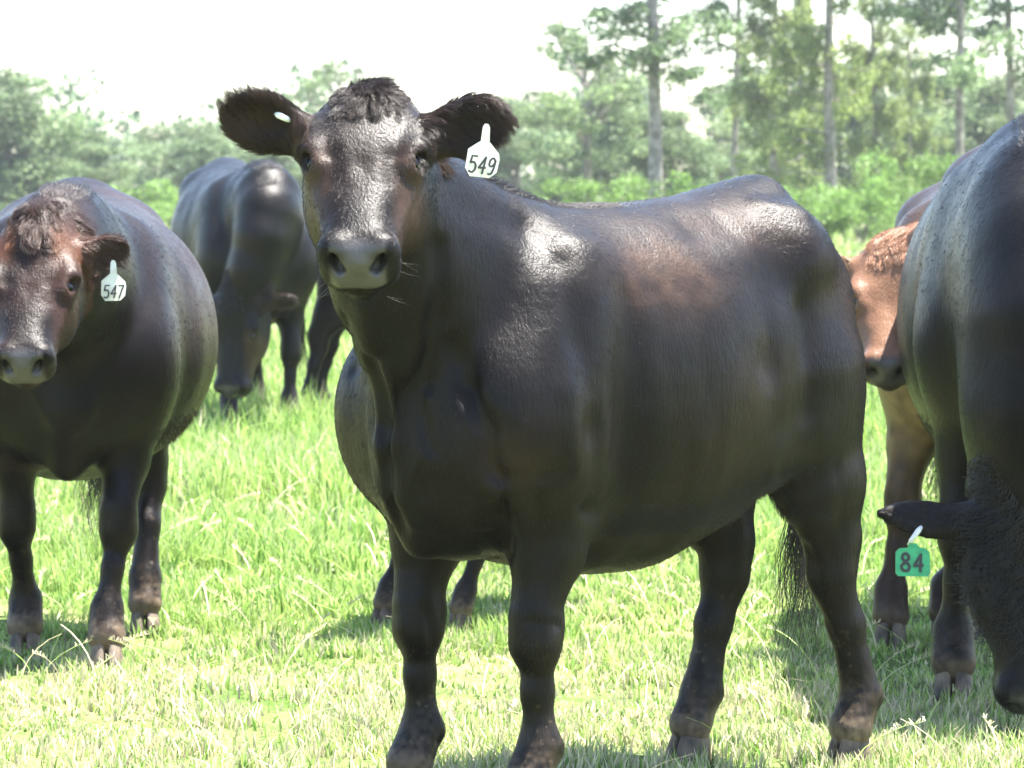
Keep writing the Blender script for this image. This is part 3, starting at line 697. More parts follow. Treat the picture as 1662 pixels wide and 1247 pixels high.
# ------------------------------------------------------------------ the heifer in front, tag 549
add_cow('549', at=(.265, 7.696), yaw=225, voxel=.005, density=100000*HS, hair_rad=.9,
    label='black heifer with white ear tag 549 standing in front, looking into the camera',
    poll=(598, 139, 7.12), face_yaw=-2, face_pitch=41, 
    ear_x=.100, whiskers=True,
    ears=((-.16, 1.0, .30, .80, .1, .40, 1.06), (-.16, 1.0, .26, .80, .1, .45, 1.08)),
    fore=((.48, .17), (.48, -.165)), hind=((-.50, .17, (-.44, .15, .46)), (-.30, -.11, (-.38, -.10, .44), (-.24, -.15, .72))), shoulder=(0, .022),
    neck_mid=(.66, .0, 1.13), neck=((.26, .165), (.155, .098)),
    ridges=[((.72, .0, 1.0), (.70, -.01, .74), .018, .022, .035), ((.70, -.01, .74), (.62, -.01, .55), .022, .030, .04)],
    bumps=[((.70, .065, 1.0), (.69, .065, .66), .026, -.012), ((.70, -.075, 1.0), (.69, -.09, .68), .030, -.012), ((.655, .150, .90), (.61, .190, .70), .028, -.010),
           ((.31, .275, 1.02), (.335, .26, .64), .040, -.018), ((.47, .24, .92), (.52, .24, .78), .07, .008), ((-.20, .25, 1.13), (-.18, .26, 1.08), .07, -.020),
           ((.42, .24, .62), (.34, .24, .60), .022, -.010), ((-.24, .23, .98), (-.25, .22, .78), .035, -.010)],
    carve=[((735, 560), (762, 630), (795, 700), (802, 765), .020, -.016), ((905, 430), (940, 560), (962, 700), (958, 830), .034, -.007), ((925, 640), (930, 760), .030, .007),
           ((815, 775), (820, 840), (824, 900), .013, -.016), ((602, 585), (625, 690), (650, 860), .015, -.018), ((628, 600), (645, 720), (672, 850), .012, .012),
           ((672, 640), (700, 730), .018, -.012), ((705, 735), (790, 785), .040, .010), ((835, 778), (925, 762), .018, -.008), ((870, 800), (888, 910), .013, -.006),
           ((845, 830), (850, 930), .020, .005), ((1130, 375), (1175, 368), .055, -.010), ((1240, 480), (1252, 590), (1260, 690), .045, -.009), ((1200, 845), (1255, 765), .016, .008),
           ((1012, 480), (1035, 640), .022, -.0015), ((1066, 480), (1090, 640), .022, -.0015), ((1118, 480), (1142, 630), .022, -.0015),
           ((1235, 335), (1300, 345), .030, .008), ((1355, 760), (1365, 860), .018, -.003), ((1310, 890), (1330, 960), .015, -.006), ((1345, 1010), (1385, 1120), .008, -.004),
           ((600, 505), (602, 560), .026, .014), ((712, 400), (708, 520), (690, 620), .020, -.014), ((745, 330), (850, 370), (905, 420), .040, -.005),
           ((560, 520), (575, 600), .014, -.008), ((1140, 720), (1090, 890), .03, .004), ((860, 1010), (905, 1015), .010, -.005), ((835, 1110), (870, 1112), .012, -.006),
           ((795, 860), (806, 905), .006, -.006), ((782, 865), (790, 905), .006, -.005), ((808, 850), (816, 895), .006, -.005), ((820, 300), (830, 330), .02, -.004),
           ((690, 985), (700, 1040), .012, -.006), ((655, 1010), (665, 1060), .018, .005), ((1110, 920), (1200, 905), .015, -.006), ((1195, 960), (1150, 1100), .009, -.005)],
    colour=coat(amount=.55, spots=[(.16, 1.08, .15, .08, 1.0), (-.12, 1.17, .12, .05, .6), (.60, .72, .06, .07, .5), (-.45, 1.0, .08, .10, .3), (-.05, .85, .10, .10, .15)]))
c = COWS['549']; bare_tag(c, '549', 1, .122, (-.004, .0), s=1.12, roll=-.13, pin=(791, 192))

# ------------------------------------------------------------------ the cow at the left, tag 547
add_cow('547', at=(-1.20, 10.15), yaw=-85, voxel=.007, density=42000*HS, hair_rad=1.25, girth=1.32,
    label='round-bellied black cow with rusty brown poll and ear tag 547, at the left edge',
    poll=(60, 364, 9.15), face_yaw=-1, face_pitch=45, head_scale=.96,
    ears=((-.25, 1.0, .05, .80, .1, .25, .85), (-.25, 1.0, .02, .80, .1, .25, .85)),
    fore=((.60, .10), (.34, -.12)), hind=((-.12, .19, (-.24, .20, .44), (-.20, .18, .75)), (-.50, -.30, (-.52, -.24, .47))),
    neck_mid=(.74, .0, 1.04), neck=((.25, .170), (.155, .105)), tuft=1.5,
    ridges=[((.72, .02, .95), (.68, .01, .68), .025, .035, .06), ((.68, .01, .68), (.60, .0, .52), .035, .035, .05)],
    bumps=[((.60, .10, .95), (.62, .12, .70), .030, -.012), ((.60, -.10, .95), (.62, -.12, .70), .030, -.012)],
    tail=[(-.53, 0, 1.13, .040), (-.60, .01, 1.03, .030), (-.615, .03, .88, .022), (-.61, .05, .70, .017), (-.60, .05, .60, .013)],
    colour=coat(amount=1.0, brown=(.042, .021, .015), spots=[(-.1, 1.0, .5, .25, .5)], face_brown=.6, rust=.38))
c = COWS['547']; bare_tag(c, '547', 1, .105, (-.015, .0), s=1.10, face=(.15, -1, .12))

# ------------------------------------------------------------------ the big grazing cow at the right, tag 84
add_cow('84', at=(1.36, 9.44), yaw=-97.6, scale=1.12, voxel=.007, density=42000*HS, hair_rad=1.2, girth=1.12, belly=.05, neck_k=.13,
    label='large black cow grazing at the right edge, green tag 84 hanging from its ear',
    poll=(1676, 800, 8.42), face_yaw=0, face_pitch=78, head_scale=1.0,
    ear_hair=.35, long_ear=True, ears=((-.10, 1.0, .10, .8, .0, -.5), (-.12, 1.0, .02, .15, .0, -1.0, 1.0)),
    fore=((.46, .20), (.46, -.20)), hind=((-.50, .20), (-.50, -.19)),
    neck_mid=(.76, .0, .93), neck=((.25, .165), (.145, .105)), curly=True,
    colour=coat(amount=.5, base=(.0045, .0041, .0040), ear_brown=.1, spots=[(-.3, 1.22, .3, .10, .7)], face_brown=0, mud=.9))
c = COWS['84']; bare_tag(c, '84', -1, .125, green=True, s=.95, face=(.15, -1, .25), roll=-.06, pin=(1482, 882))

# ------------------------------------------------------------------ the brown one between them
add_cow('brown', at=(1.33, 10.5), yaw=-97, scale=1.03, voxel=.009, density=30000*HS, hair_rad=1.4,
    tuft=.1, label='reddish brown young cow half hidden behind the big grazing cow',
    poll=(1447, 400, 9.75), face_yaw=-9, face_pitch=47, head_scale=.86,
    ears=((-.10, 1.0, .0, .8, .1, .2), (-.5, 1.0, -.1, .8, .1, .2, .8)),
    fore=((.42, -.09), (.52, -.235)), hind=((-.5, .15), (-.05, -.05, (-.15, -.05, .46))),
    neck_mid=(.72, -.05, .95), neck=((.22, .155), (.135, .090)),
    colour=coat(base=(.030, .018, .013), brown=(.20, .135, .07), amount=.5, spots=[(.35, .72, .5, .22, 1.5)], face_brown=0, mud=.5, head_col=(.165, .085, .050)))

# ------------------------------------------------------------------ two farther off
add_cow('graze', at=(-1.42, 19.25), yaw=-76, scale=1.10, voxel=.012, density=26000*HS, girth=1.15, hair_rad=2.2, switch=60,
    label='greyish black cow grazing head down beyond the heifer with tag 549',
    poll=(376, 468, 18.35), face_yaw=-22, face_pitch=78, head_scale=1.1,
    ears=((-.2, 1.0, .0, .8, .1, .2), (-.2, 1.0, .0, .8, .1, .2)),
    fore=((.50, .15), (.42, -.12)), hind=((-.50, .17), (-.50, -.17)),
    neck_mid=(.76, .0, .98), neck=((.25, .18), (.15, .105)),
    colour=coat(amount=.6, base=(.0065, .0060, .0058)))
add_cow('behind', at=(-.58, 20.0), yaw=2, scale=.90, voxel=.014, density=14000*HS, hair_rad=2.2, switch=60,
    label='dark cow standing between the far grazing cow and the neck of heifer 549',
    poll=(1020, 560, 19.8), face_yaw=60, face_pitch=62,
    ears=((-.2, 1.0, .0, .8, .1, .2), (-.2, 1.0, .0, .8, .1, .2)),
    fore=((.48, .17), (.48, -.17)), hind=((-.50, .17), (-.56, -.17)),
    neck_mid=(.78, .0, .90),
    colour=coat(amount=.3))
add_cow('hidden', at=(.07, 10.80), yaw=-120, scale=.74, voxel=.012, density=9000*HS, hair_rad=2.2, switch=60, girth=.85,
    label='black calf seen only by its front hooves behind the heifer with tag 549',
    poll=(700, 470, 10.1), face_yaw=25, face_pitch=60,
    ears=((-.4, 1.0, .0, .8, .1, .2), (-.4, 1.0, .0, .8, .1, .2)),
    fore=((.64, .05), (.64, -.29)), hind=((-.30, -.12), (-.40, -.22)),
    colour=coat(amount=.6))
# the white button of a tag showing on top of the heifer's other ear, and the pin through the ear of cow 84
def pin(c, pts, r, name, label):
    V = []; F = []; tube0(V, F, [c['L'](at(*p)) for p in pts], r)
    me = bpy.data.meshes.new(name); me.from_pydata([tuple(map(float, v)) for v in V], [], F); me.polygons.foreach_set('use_smooth', [True]*len(F)); me.materials.append(MAT_WHITE)
    o = link(name, me, c['root']); o['label'] = label
def tube0(V, F, pts, r, n=8):
    b = len(V)
    for i, p in enumerate(pts):
        a = unit(pts[min(i+1, len(pts)-1)] - pts[max(i-1, 0)]); u = unit(np.cross(a, (.3, .2, .93))); v = np.cross(a, u)
        for j in range(n): V.append(p + (u*math.cos(2*math.pi*j/n) + v*math.sin(2*math.pi*j/n))*r[i])
    for i in range(len(pts)-1):
        for j in range(n): F.append((b+i*n+j, b+i*n+(j+1) % n, b+(i+1)*n+(j+1) % n, b+(i+1)*n+j))
    F.append(tuple(range(b+n-1, b-1, -1))); F.append(tuple(range(b+(len(pts)-1)*n, b+len(pts)*n)))
def ear_d(c, s, along): ef, es = c['ear_frames'][0 if s > 0 else 1]; return c['root_at'](ef.w((along, 0, 0)))[1]
c = COWS['549']; d = ear_d(c, -1, .07)
pin(c, [(446, 184, d-.01), (452, 187, d-.025), (460, 191, d-.03), (468, 194, d-.025), (473, 199, d-.012)], [.003, .0065, .0062, .006, .003], 'tag_button', 'white tag button on the upper rim of the ear')
c = COWS['84']; d = ear_d(c, -1, .10)
pin(c, [(1475, 884, d-.030), (1479, 878, d-.042), (1491, 861, d-.042), (1495, 856, d-.030)], [.004, .0058, .0058, .004], 'tag_pin', 'white pin of the green tag through the ear')
# ------------------------------------------------------------------ ground
def ground_z(x, y): return 0.0*x
gm = M('pasture_soil'); tc = gm.node('ShaderNodeTexCoord')
n1 = gm.set(gm.node('ShaderNodeTexNoise'), Scale=1.3, Detail=8.0, Roughness=.7); n2 = gm.set(gm.node('ShaderNodeTexNoise'), Scale=45.0, Detail=6.0)
gm.ln(tc.outputs['Object'], n1.inputs['Vector']); gm.ln(tc.outputs['Object'], n2.inputs['Vector'])
r1 = gm.node('ShaderNodeValToRGB'); e = r1.color_ramp.elements; e[0].position = .38; e[0].color = (.085, .15, .03, 1); e[1].position = .66; e[1].color = (.26, .24, .12, 1)
r2 = gm.node('ShaderNodeValToRGB'); e = r2.color_ramp.elements; e[0].position = .3; e[0].color = (.5, .5, .5, 1); e[1].position = .7; e[1].color = (1.2, 1.2, 1.2, 1)
mx = gm.node('ShaderNodeMix', data_type='RGBA', blend_type='MULTIPLY'); mx.inputs[0].default_value = 1
gm.ln(n1.outputs[0], r1.inputs[0]); gm.ln(n2.outputs[0], r2.inputs[0]); gm.ln(r1.outputs[0], mx.inputs[6]); gm.ln(r2.outputs[0], mx.inputs[7])
gm.ln(mx.outputs[2], gm.b.inputs['Base Color']); gm.b.inputs['Roughness'].default_value = 1; gm.b.inputs['Specular IOR Level'].default_value = .1
bp = gm.node('ShaderNodeBump'); bp.inputs['Distance'].default_value = .03; gm.ln(n2.outputs[0], bp.inputs['Height']); gm.ln(bp.outputs[0], gm.b.inputs['Normal'])
g = bpy.data.meshes.new('pasture'); g.from_pydata([(-900,-40,0),(900,-40,0),(900,2500,0),(-900,2500,0)], [], [(0,1,2,3)]); g.materials.append(gm.m)
tag(link('pasture_ground', g), kind='structure')

def leaf_material(name, trans=.4, rough=.5, spec=.35):
    m = M(name); a = m.node('ShaderNodeAttribute', attribute_name='tint'); m.ln(a.outputs['Color'], m.b.inputs['Base Color'])
    m.b.inputs['Roughness'].default_value = rough; m.b.inputs['Specular IOR Level'].default_value = spec
    tr = m.node('ShaderNodeBsdfTranslucent'); m.ln(a.outputs['Color'], tr.inputs[0])
    mx = m.node('ShaderNodeMixShader'); mx.inputs[0].default_value = trans
    m.ln(m.b.outputs[0], mx.inputs[1]); m.ln(tr.outputs[0], mx.inputs[2]); m.ln(mx.outputs[0], m.n['Material Output'].inputs[0])
    return m.m
MAT_GRASS = leaf_material('grass_blades', .45, .45, .4)
MAT_LEAF = leaf_material('tree_leaves', .40, .55, .3)

# ------------------------------------------------------------------ grass
def blades(name, n, d0, d1, seed, width, hfun, cfun, power=1.0, xf=.155, xc=.9):
    rs = np.random.RandomState(seed)
    k = n*3; u = rs.rand(k)
    Y = (d0**(1-power) + u*(d1**(1-power) - d0**(1-power)))**(1/(1-power)) if power != 1 else d0*(d1/d0)**u
    X = (rs.rand(k)*2-1)*(xf*Y + xc)
    P = np.stack([X, Y, 0*X], 1)
    clump = fbm(P, .16*(d0/8), seed)                      # grow in tufts
    keep = rs.rand(k) < np.clip(.15 + 1.6*(clump-.38), .05, 1); P = P[keep][:n]; n = len(P)
    H = hfun(P, rs); W = width*(.6+.8*rs.rand(n))*(P[:,1]/d0)**.6
    az = rs.rand(n)*6.283; lean = rs.gamma(2.0, .22, n); bend = np.stack([np.cos(az), np.sin(az)], 1)*(lean*H)[:, None]
    fa = rs.rand(n)*3.14159; S = np.stack([np.cos(fa), np.sin(fa), 0*fa], 1)*W[:, None]*.5
    ts = [0, .5, 1.0]; V = np.zeros((n, 5, 3), np.float32)
    for i, t in enumerate(ts):
        c = P.copy(); c[:, :2] += bend*t**1.8; c[:, 2] = H*(t - .25*lean*t*t*np.minimum(1, lean)) - .003
        if i == 0: V[:, 0] = c - S; V[:, 1] = c + S
        elif i == 1: V[:, 2] = c - S*.85; V[:, 3] = c + S*.85
        else: V[:, 4] = c
    b = (np.arange(n)*5)[:, None]
    T = np.concatenate([b+np.array([[0,1,3]]), b+np.array([[0,3,2]]), b+np.array([[2,3,4]])], 0)
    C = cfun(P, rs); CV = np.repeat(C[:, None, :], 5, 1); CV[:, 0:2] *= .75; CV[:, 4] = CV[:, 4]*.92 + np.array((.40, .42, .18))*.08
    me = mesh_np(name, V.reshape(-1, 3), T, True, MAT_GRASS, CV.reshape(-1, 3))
    return tag(link(name, me), kind='stuff', cat='grass')
G1 = np.array((.23, .37, .075)); G2 = np.array((.37, .48, .14)); G3 = np.array((.10, .22, .035)); DRY = np.array((.60, .54, .35)); PALE = np.array((.38, .45, .20))
def grass_col(dry0):
    def fn(P, rs):
        n = len(P); k = rs.rand(n, 1); nz = fbm(P, .8, 31)[:, None]
        c = G1*(1-k) + G2*k; c = np.where(rs.rand(n, 1) < .18, G3, c)
        pd = dry0*(.25 + 1.9*sstep(.42, .68, nz)); near = sstep(10.6, 8.6, P[:,1])[:, None]
        pd = pd + .50*near
        c = np.where(rs.rand(n, 1) < pd, DRY*(.6+.6*rs.rand(n, 1)), c)
        c = np.where(rs.rand(n, 1) < .12, PALE, c)
        return c*(.8+.4*rs.rand(n, 1))
    return fn
def h_near(P, rs):
    n = len(P); near = sstep(12.5, 10.2, P[:,1]); nz = sstep(.35, .7, fbm(P, .5, 41))
    return (.090*(1-near) + .036*near)*(.45 + .8*rs.rand(n))*(.6 + .9*nz)
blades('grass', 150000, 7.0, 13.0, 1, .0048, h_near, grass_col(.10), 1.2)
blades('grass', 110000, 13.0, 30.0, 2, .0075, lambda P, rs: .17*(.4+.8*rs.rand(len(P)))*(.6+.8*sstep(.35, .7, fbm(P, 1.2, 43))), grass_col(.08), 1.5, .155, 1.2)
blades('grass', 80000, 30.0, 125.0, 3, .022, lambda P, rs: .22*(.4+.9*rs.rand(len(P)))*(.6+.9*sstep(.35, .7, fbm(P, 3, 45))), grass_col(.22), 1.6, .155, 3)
# long stalks and seed heads standing out of the turf
def stalks(n, seed, d0, d1, spots=()):
    rs = np.random.RandomState(seed); V = []; F = []; C = []
    for i in range(n):
        if i < len(spots): x, y, az, L = spots[i]
        else: y = rs.uniform(d0, d1); x = rs.uniform(-1, 1)*(.15*y+.5); az = rs.rand()*6.28; L = rs.uniform(.10, .24)
        d = np.array((math.cos(az), math.sin(az), 0)); col = DRY*rs.uniform(.8, 1.25) if rs.rand() < .6 else G2*1.2
        up = rs.uniform(.5, 1.2); prev = None; w = rs.uniform(.0007, .0014)*(y/8)
        s = np.array((1., 0, 0))
        for j in range(6):
            t = j/5; c = np.array((x, y, 0)) + d*L*(t**1.5)*.8 + np.array((0, 0, 1))*L*up*(t-.35*t*t)
            k = len(V); V += [tuple(c - s*w), tuple(c + s*w)]; C += [col, col]
            if j: F.append((k-2, k-1, k+1, k))
        if rs.rand() < .45:      # seed head: short side spikes
            for q in range(16):
                t = .62+.38*q/15; c = np.array((x, y, 0)) + d*L*(t**1.5)*.8 + np.array((0, 0, 1))*L*up*(t-.35*t*t)
                e_ = c + np.array((rs.normal(0, .006), rs.normal(0, .006), .009)); k = len(V)
                V += [tuple(c-s*w), tuple(c+s*w), tuple(e_+s*w*.8), tuple(e_-s*w*.8)]; C += [DRY*.9]*4; F.append((k, k+1, k+2, k+3))
    me = bpy.data.meshes.new('grass_stalks'); me.from_pydata([tuple(map(float, v)) for v in V], [], F); me.materials.append(MAT_GRASS)
    a = me.color_attributes.new('tint', 'FLOAT_COLOR', 'POINT'); cc = np.ones((len(V), 4), np.float32); cc[:, :3] = C; a.data.foreach_set('color', cc.ravel())
    tag(link('grass_stalks', me), kind='stuff', cat='grass')
stalks(550, 12, 7.2, 16)

# ------------------------------------------------------------------ trees
MAT_BARK = noisy('bark', (.11, .095, .08), (.30, .27, .235), 5.0, .9, .6)
def tube(V, F, pts, n=8):
    pts = [(np.array(p[:3], float), p[3]) for p in pts]; base = len(V)
    for i, (p, r) in enumerate(pts):
        a = pts[min(i+1, len(pts)-1)][0] - pts[max(i-1, 0)][0]; a = unit(a); u = unit(np.cross(a, (0.31, .95, 0.0))); v = np.cross(a, u)
        for j in range(n):
            t = 2*math.pi*j/n; V.append(tuple(p + (u*math.cos(t)+v*math.sin(t))*r))
    for i in range(len(pts)-1):
        for j in range(n): F.append((base+i*n+j, base+i*n+(j+1) % n, base+(i+1)*n+(j+1) % n, base+(i+1)*n+j))
def leaves(C, R_, size, rs, cols, shape=(1, 1, .8), shell=.55):
    """leaf faces in clumps: C centres (m,3), R_ radii (m,), per clump counts by volume"""
    out = []; oc = []
    for c, r, k, tint in C:
        n = k; d = unit(rs.normal(size=(n, 3))); rr = r*(shell + (1-shell)*rs.rand(n)**.6)*(1+.25*rs.normal(size=n)*.5)
        p = c + d*rr[:, None]*np.array(shape)
        out.append(p); oc.append(np.tile(tint, (n, 1))*(.65+.7*rs.rand(n, 1)))
    P = np.concatenate(out); K = np.concatenate(oc); n = len(P)
    a = unit(rs.normal(size=(n, 3))); b = unit(np.cross(a, rs.normal(size=(n, 3)))); s = size*(.5+.8*rs.rand(n, 1))
    V = np.stack([P - a*s*.55, P + b*s*.32, P + a*s*.55, P - b*s*.32], 1).reshape(-1, 3)
    Q = np.arange(n*4).reshape(-1, 4)
    return V, Q, np.repeat(K, 4, 0)
def crown_mesh(kind, seed):
    rs = np.random.RandomState(seed); trunkV, trunkF = [], []; C = []
    if kind == 'round':        # spreading broadleaf, 1 m tall unit scaled later: height 6, width 4.6
        Hh, Wd = 6.0, 2.3
        tube(trunkV, trunkF, [(0,0,-.1,.20),(.05,0,1.0,.17),(.1,.05,2.4,.13),(.05,0,4.2,.06)])
        for i in range(44):
            z = rs.uniform(.25, 5.6); rad = Wd*math.sqrt(max(.05, 1-((z-2.7)/3.2)**2)); a = rs.rand()*6.28; q = rad*math.sqrt(rs.rand())*.85
            c = np.array((q*math.cos(a), q*math.sin(a), z)); r = rs.uniform(.45, .95)
            C.append((c, r, int(560*r*r+160), np.array((.125, .185, .085))*rs.uniform(.7, 1.35) + np.array((.02, .01, 0))*rs.rand()))
            if i % 4 == 0: tube(trunkV, trunkF, [(0, 0, z*.45, .07), (*(c*.5+np.array((0, 0, z*.32))), .045), (*c, .02)], 5)
        size = .155
    elif kind == 'airy':      # light, pale, gaps
        tube(trunkV, trunkF, [(0,0,-.1,.16),(.1,0,2.0,.12),(.0,.05,4.5,.07),(.1,0,6.2,.03)])
        for i in range(46):
            z = rs.uniform(1.2, 6.6); rad = 1.7*math.sqrt(max(.04, 1-((z-3.6)/3.4)**2)); a = rs.rand()*6.28; q = rad*rs.rand()**.5
            c = np.array((q*math.cos(a), q*math.sin(a), z)); r = rs.uniform(.22, .55)
            C.append((c, r, int(480*r*r+80), np.array((.15, .205, .09))*rs.uniform(.7, 1.4)))
            if i % 3 == 0: tube(trunkV, trunkF, [(0.05, 0, z*.7, .05), (*c, .015)], 5)
        size = .13
    elif kind == 'tall':      # tall trunk, foliage on drooping limbs high up
        lean = rs.uniform(-.3, .3); kt = 1.0 if seed == 6 else .62
        tube(trunkV, trunkF, [(0,0,-.2,.26*kt),(.03+lean*.1,0,.6,.175*kt),(lean*.3,0,3.0,.150*kt),(lean*.6,0.05,6.0,.125*kt),(lean,0,9.5,.09),(lean,0,14,.03)], 10)
        for i in range(30):
            z = rs.uniform(3.6, 13.5); a = rs.rand()*6.28; L = rs.uniform(.9, 2.6)*(1.15-z/20)
            e = np.array((math.cos(a)*L + lean*z/12, math.sin(a)*L, z + rs.uniform(-.1, .5)))
            tube(trunkV, trunkF, [(lean*z/12, 0, z-.2, .05), (*((e+np.array((lean*z/12, 0, z)))/2 + (0, 0, .12)), .03), (*e, .012)], 5)
            for t in np.linspace(.25, 1.1, 9):
                c = np.array((lean*z/12, 0, z-.1))*(1-t) + e*t + rs.normal(0, .16, 3) + (0, 0, -.12*t)
                C.append((c, rs.uniform(.20, .42), 52, np.array((.130, .190, .085))*rs.uniform(.7, 1.35)))
        size = .13
    elif kind == 'feather':   # feathery pale conifer: hanging sprays from low down
        tube(trunkV, trunkF, [(0,0,-.2,.19),(.05,0,1.0,.14),(-.05,0,4.0,.115),(0.1,0.05,8.0,.08),(0,0,12,.02)], 10)
        for i in range(46):
            z = rs.uniform(1.6, 11.5); a = rs.rand()*6.28; L = rs.uniform(.8, 2.0)*(1.1-z/15)
            e = np.array((math.cos(a)*L, math.sin(a)*L, z + rs.uniform(.0, .4)))
            tube(trunkV, trunkF, [(0, 0, z-.1, .035), (*e, .010)], 5)
            for t in np.linspace(.2, 1.08, 8):
                c = np.array((0, 0, z-.1))*(1-t) + e*t + rs.normal(0, .14, 3)
                C.append((c - (0, 0, .16), rs.uniform(.18, .36), 46, np.array((.21, .265, .085))*rs.uniform(.65, 1.3)))
        size = .12
    else:                      # bush
        for i in range(22):
            z = rs.uniform(.15, 1.7); a = rs.rand()*6.28; q = 1.5*math.sqrt(rs.rand())*math.sqrt(max(.05, 1-(z/2.2)**2))
            r = rs.uniform(.25, .55); c = np.array((q*math.cos(a), q*math.sin(a), z))
            C.append((c, r, int(800*r*r+140), np.array((.13, .22, .05))*rs.uniform(.7, 1.4)))
            if i % 3 == 0: tube(trunkV, trunkF, [(0, 0, -.05, .03), (*c, .012)], 5)
        size = .095
    shape = (1, 1, .75) if kind in ('round', 'bush', 'airy') else ((1.25, 1.25, .6) if kind == 'tall' else (.8, .8, 1.35))
    V, Q, K = leaves(C, None, size, rs, None, shape, .25 if kind in ('tall', 'feather') else .5)
    cm = mesh_np('crown', V, Q, False, MAT_LEAF, K)
    tm = bpy.data.meshes.new('trunk'); tm.from_pydata([tuple(map(float, v)) for v in trunkV], [], trunkF); tm.polygons.foreach_set('use_smooth', [True]*len(trunkF)); tm.materials.append(MAT_BARK)
    top = V[:, 2].max(); wid = np.percentile(np.abs(V[:, 0]), 97)
    return cm, tm, top, wid
KINDS = {}
for k_, sds in (('round', (1, 2, 3)), ('airy', (4, 5)), ('tall', (6, 7, 8)), ('feather', (9, 10)), ('bush', (11, 12))):
    KINDS[k_] = [crown_mesh(k_, s) for s in sds]
NAMES = {'round': 'broadleaf_tree', 'airy': 'slender_tree', 'tall': 'tall_tree', 'feather': 'feathery_conifer', 'bush': 'bush'}
def tree(kind, var, px, D, label, top=None, h=None, wpx=None, rot=0.0, group=None):
    cm, tm, th, tw = KINDS[kind][var % len(KINDS[kind])]
    sz = (h if h else CAM_H + (300-top)*D/F_PX)/th; sx = (wpx*D/F_PX/2/tw) if wpx else sz
    root = bpy.data.objects.new(NAMES[kind], None); COL.objects.link(root); p = at(px, 300, D)
    root.location = (p[0], D, 0); root.scale = (sx, sx, sz); root.rotation_euler = (0, 0, rot)
    tag(root, label, 'bush' if kind == 'bush' else 'tree', group or ('bushes along the edge of the wood' if kind == 'bush' else 'trees along the far edge of the pasture'))
    link('crown', cm, root)
    if kind != 'bush': link('trunk', tm, root)
    else: link('stems', tm, root)
    return root
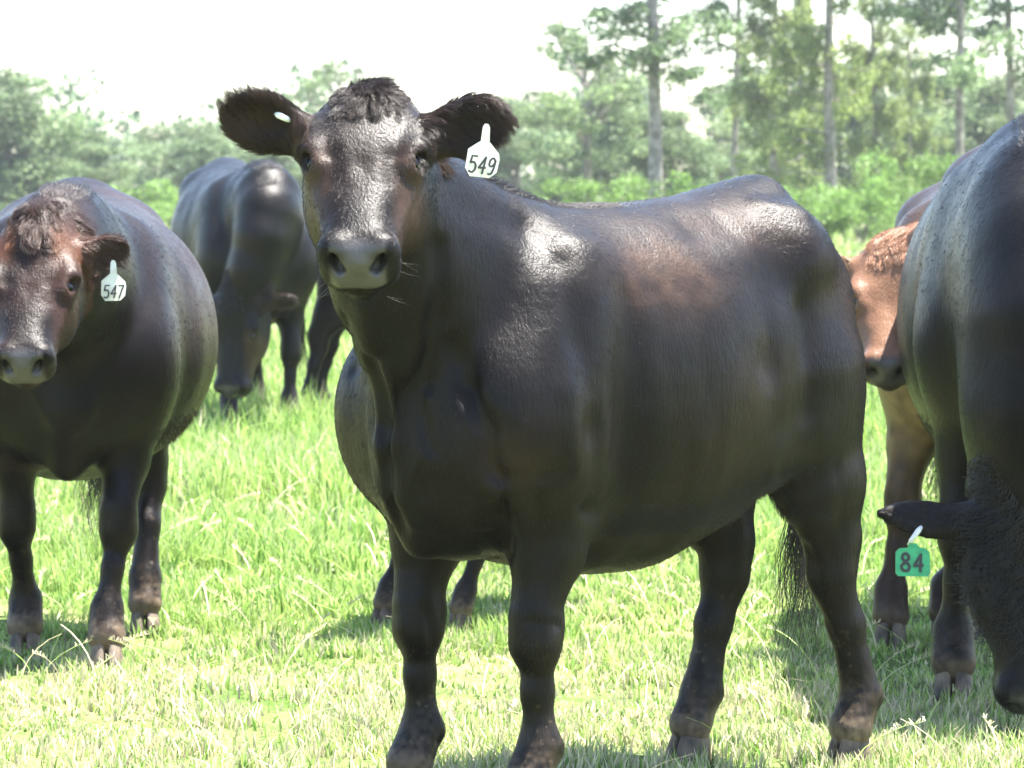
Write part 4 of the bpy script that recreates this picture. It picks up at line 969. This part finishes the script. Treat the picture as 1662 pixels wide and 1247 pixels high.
TREES = [
 ('round', 0, 5, 120, 'tall dense broadleaf tree at the left edge of the picture', dict(top=100, wpx=230)),
 ('round', 1, 100, 126, 'rounded tree just right of the tall tree at the left edge', dict(top=192, wpx=150)),
 ('round', 2, 150, 118, 'lower tree above the back of the cow tagged 547', dict(top=228, wpx=120)),
 ('airy', 0, 240, 150, 'pale tree just right of the dip in the left tree line', dict(top=222, wpx=140)),
 ('round', 0, 292, 138, 'middle tree of the left clump, rounded and pale green', dict(top=196, wpx=150)),
 ('round', 1, 365, 132, 'tree behind the left ear of the heifer tagged 549', dict(top=200, wpx=170)),
 ('round', 2, 440, 128, 'lower broadleaf tree over the grazing cow beyond the heifer', dict(top=235, wpx=160)),
 ('airy', 1, 485, 150, 'slim pale tree left of the heifer\'s poll', dict(top=148, wpx=90)),
 ('airy', 0, 552, 140, 'tallest narrow tree rising just left of the heifer\'s poll', dict(top=88, wpx=120)),
 ('round', 0, 640, 140, 'broadleaf tree hidden largely by the heifer\'s head', dict(top=215, wpx=180)),
 ('round', 1, 740, 135, 'tree behind the right ear of the heifer tagged 549', dict(top=225, wpx=150)),
 ('round', 2, 835, 128, 'rounded tree just right of the ear with the 549 tag', dict(top=150, wpx=150)),
 ('round', 0, 905, 122, 'broadleaf tree left of the pale straight trunk, lower and wider', dict(top=165, wpx=170)),
 ('round', 1, 985, 115, 'dense bright tree just left of the pale straight trunk', dict(top=115, wpx=160)),
 ('round', 2, 1090, 112, 'broadleaf tree right behind the pale straight trunk', dict(top=165, wpx=170)),
 ('airy', 1, 1165, 118, 'low pale tree under the gap of sky right of the straight trunk', dict(top=195, wpx=150)),
 ('tall', 0, 1066, 82, 'tall tree with a thick pale straight trunk above the heifer\'s back', dict(h=13.5)),
 ('tall', 1, 1190, 100, 'thinner tall tree right of the pale straight trunk', dict(h=13.0)),
 ('feather', 0, 1255, 96, 'feathery light green conifer left of the leaning grey trunk', dict(h=9.5)),
 ('feather', 1, 1347, 84, 'feathery conifer with a slightly leaning grey trunk', dict(h=11.5)),
 ('feather', 0, 1420, 104, 'feathery conifer right of the leaning grey trunk', dict(h=8.5)),
 ('round', 0, 1260, 125, 'shaded broadleaf tree behind the feathery conifers', dict(top=100, wpx=230)),
 ('round', 1, 1410, 128, 'dark broadleaf tree between the leaning trunk and the dark straight trunk', dict(top=75, wpx=240)),
 ('round', 2, 1520, 122, 'broadleaf tree directly behind the dark straight trunk', dict(top=105, wpx=200)),
 ('round', 0, 1630, 118, 'broadleaf tree behind the rump of the big grazing cow', dict(top=110, wpx=220)),
 ('tall', 2, 1556, 90, 'tall tree with a dark straight trunk left of the big grazing cow\'s rump', dict(h=15)),
 ('tall', 1, 1646, 94, 'tall tree at the right edge of the picture', dict(h=15)),
 ('bush', 0, 1215, 74, 'bright bush above the hip of the heifer tagged 549', dict(top=290, wpx=150)),
 ('bush', 1, 1300, 70, 'wide bright bush at the foot of the leaning grey trunk', dict(top=300, wpx=170)),
 ('bush', 0, 1400, 76, 'bush above the red head of the brown cow', dict(top=285, wpx=170)),
 ('bush', 1, 1490, 80, 'tallest bright bush behind the back of the brown cow', dict(top=238, wpx=190)),
 ('bush', 0, 1130, 80, 'bush low behind the back of the heifer, right of the pale trunk', dict(top=275, wpx=170)),
 ('bush', 1, 960, 85, 'bush low behind the back of the heifer, left of the pale trunk', dict(top=280, wpx=190)),
 ('airy', 0, 948, 108, 'airy tree reaching highest of those left of the pale straight trunk', dict(top=20, wpx=190)),
 ('feather', 1, 1300, 101, 'feathery conifer with a hidden trunk just left of the leaning grey trunk', dict(h=9.0)),
 ('feather', 0, 1478, 108, 'feathery conifer just left of the dark straight trunk', dict(h=7.5)),
 ('bush', 1, 330, 98, 'low bright bush between the tagged cow 547 and the grazing cow', dict(top=325, wpx=170)),
 ('bush', 0, 215, 100, 'low bush under the dip in the left tree line', dict(top=290, wpx=190)),
]
for i, (k_, v_, px, D, lb, kw) in enumerate(TREES): tree(k_, v_, px, D, lb, rot=i*1.7, **kw)

# a far-off wood that closes the view under the crowns
rs = np.random.RandomState(77); C = []
for i in range(150):
    x = -34 + 68*rs.rand(); z = rs.uniform(.2, 5.0 + 1.2*math.sin(x*.5)); C.append((np.array((x, 168 + rs.uniform(-2, 4), z)), rs.uniform(.9, 1.7), 130, np.array((.13, .19, .10))*rs.uniform(.7, 1.3)))
V, Q, K = leaves(C, None, .42, rs, None, (1.4, 1, .8), .2)
tag(link('far_wood', mesh_np('far_wood', V, Q, False, MAT_LEAF, K)), kind='stuff', cat='wood')

# ------------------------------------------------------------------ air
hz = bpy.data.meshes.new('haze'); x0, x1, y0, y1, z0, z1 = -60, 60, -12, 176, -1, 17
hz.from_pydata([(x0,y0,z0),(x1,y0,z0),(x1,y1,z0),(x0,y1,z0),(x0,y0,z1),(x1,y0,z1),(x1,y1,z1),(x0,y1,z1)], [], [(0,3,2,1),(4,5,6,7),(0,1,5,4),(1,2,6,5),(2,3,7,6),(3,0,4,7)])
hm = bpy.data.materials.new('haze'); hm.use_nodes = True; nt = hm.node_tree; nt.nodes.remove(nt.nodes['Principled BSDF'])
pv = nt.nodes.new('ShaderNodeVolumePrincipled'); pv.inputs['Color'].default_value = (.93, .96, 1, 1); pv.inputs['Density'].default_value = .0004; pv.inputs['Anisotropy'].default_value = .3
nt.links.new(pv.outputs[0], nt.nodes['Material Output'].inputs['Volume']); hz.materials.append(hm)
tag(link('haze', hz), kind='stuff')
if 'TEST' in globals(): pass
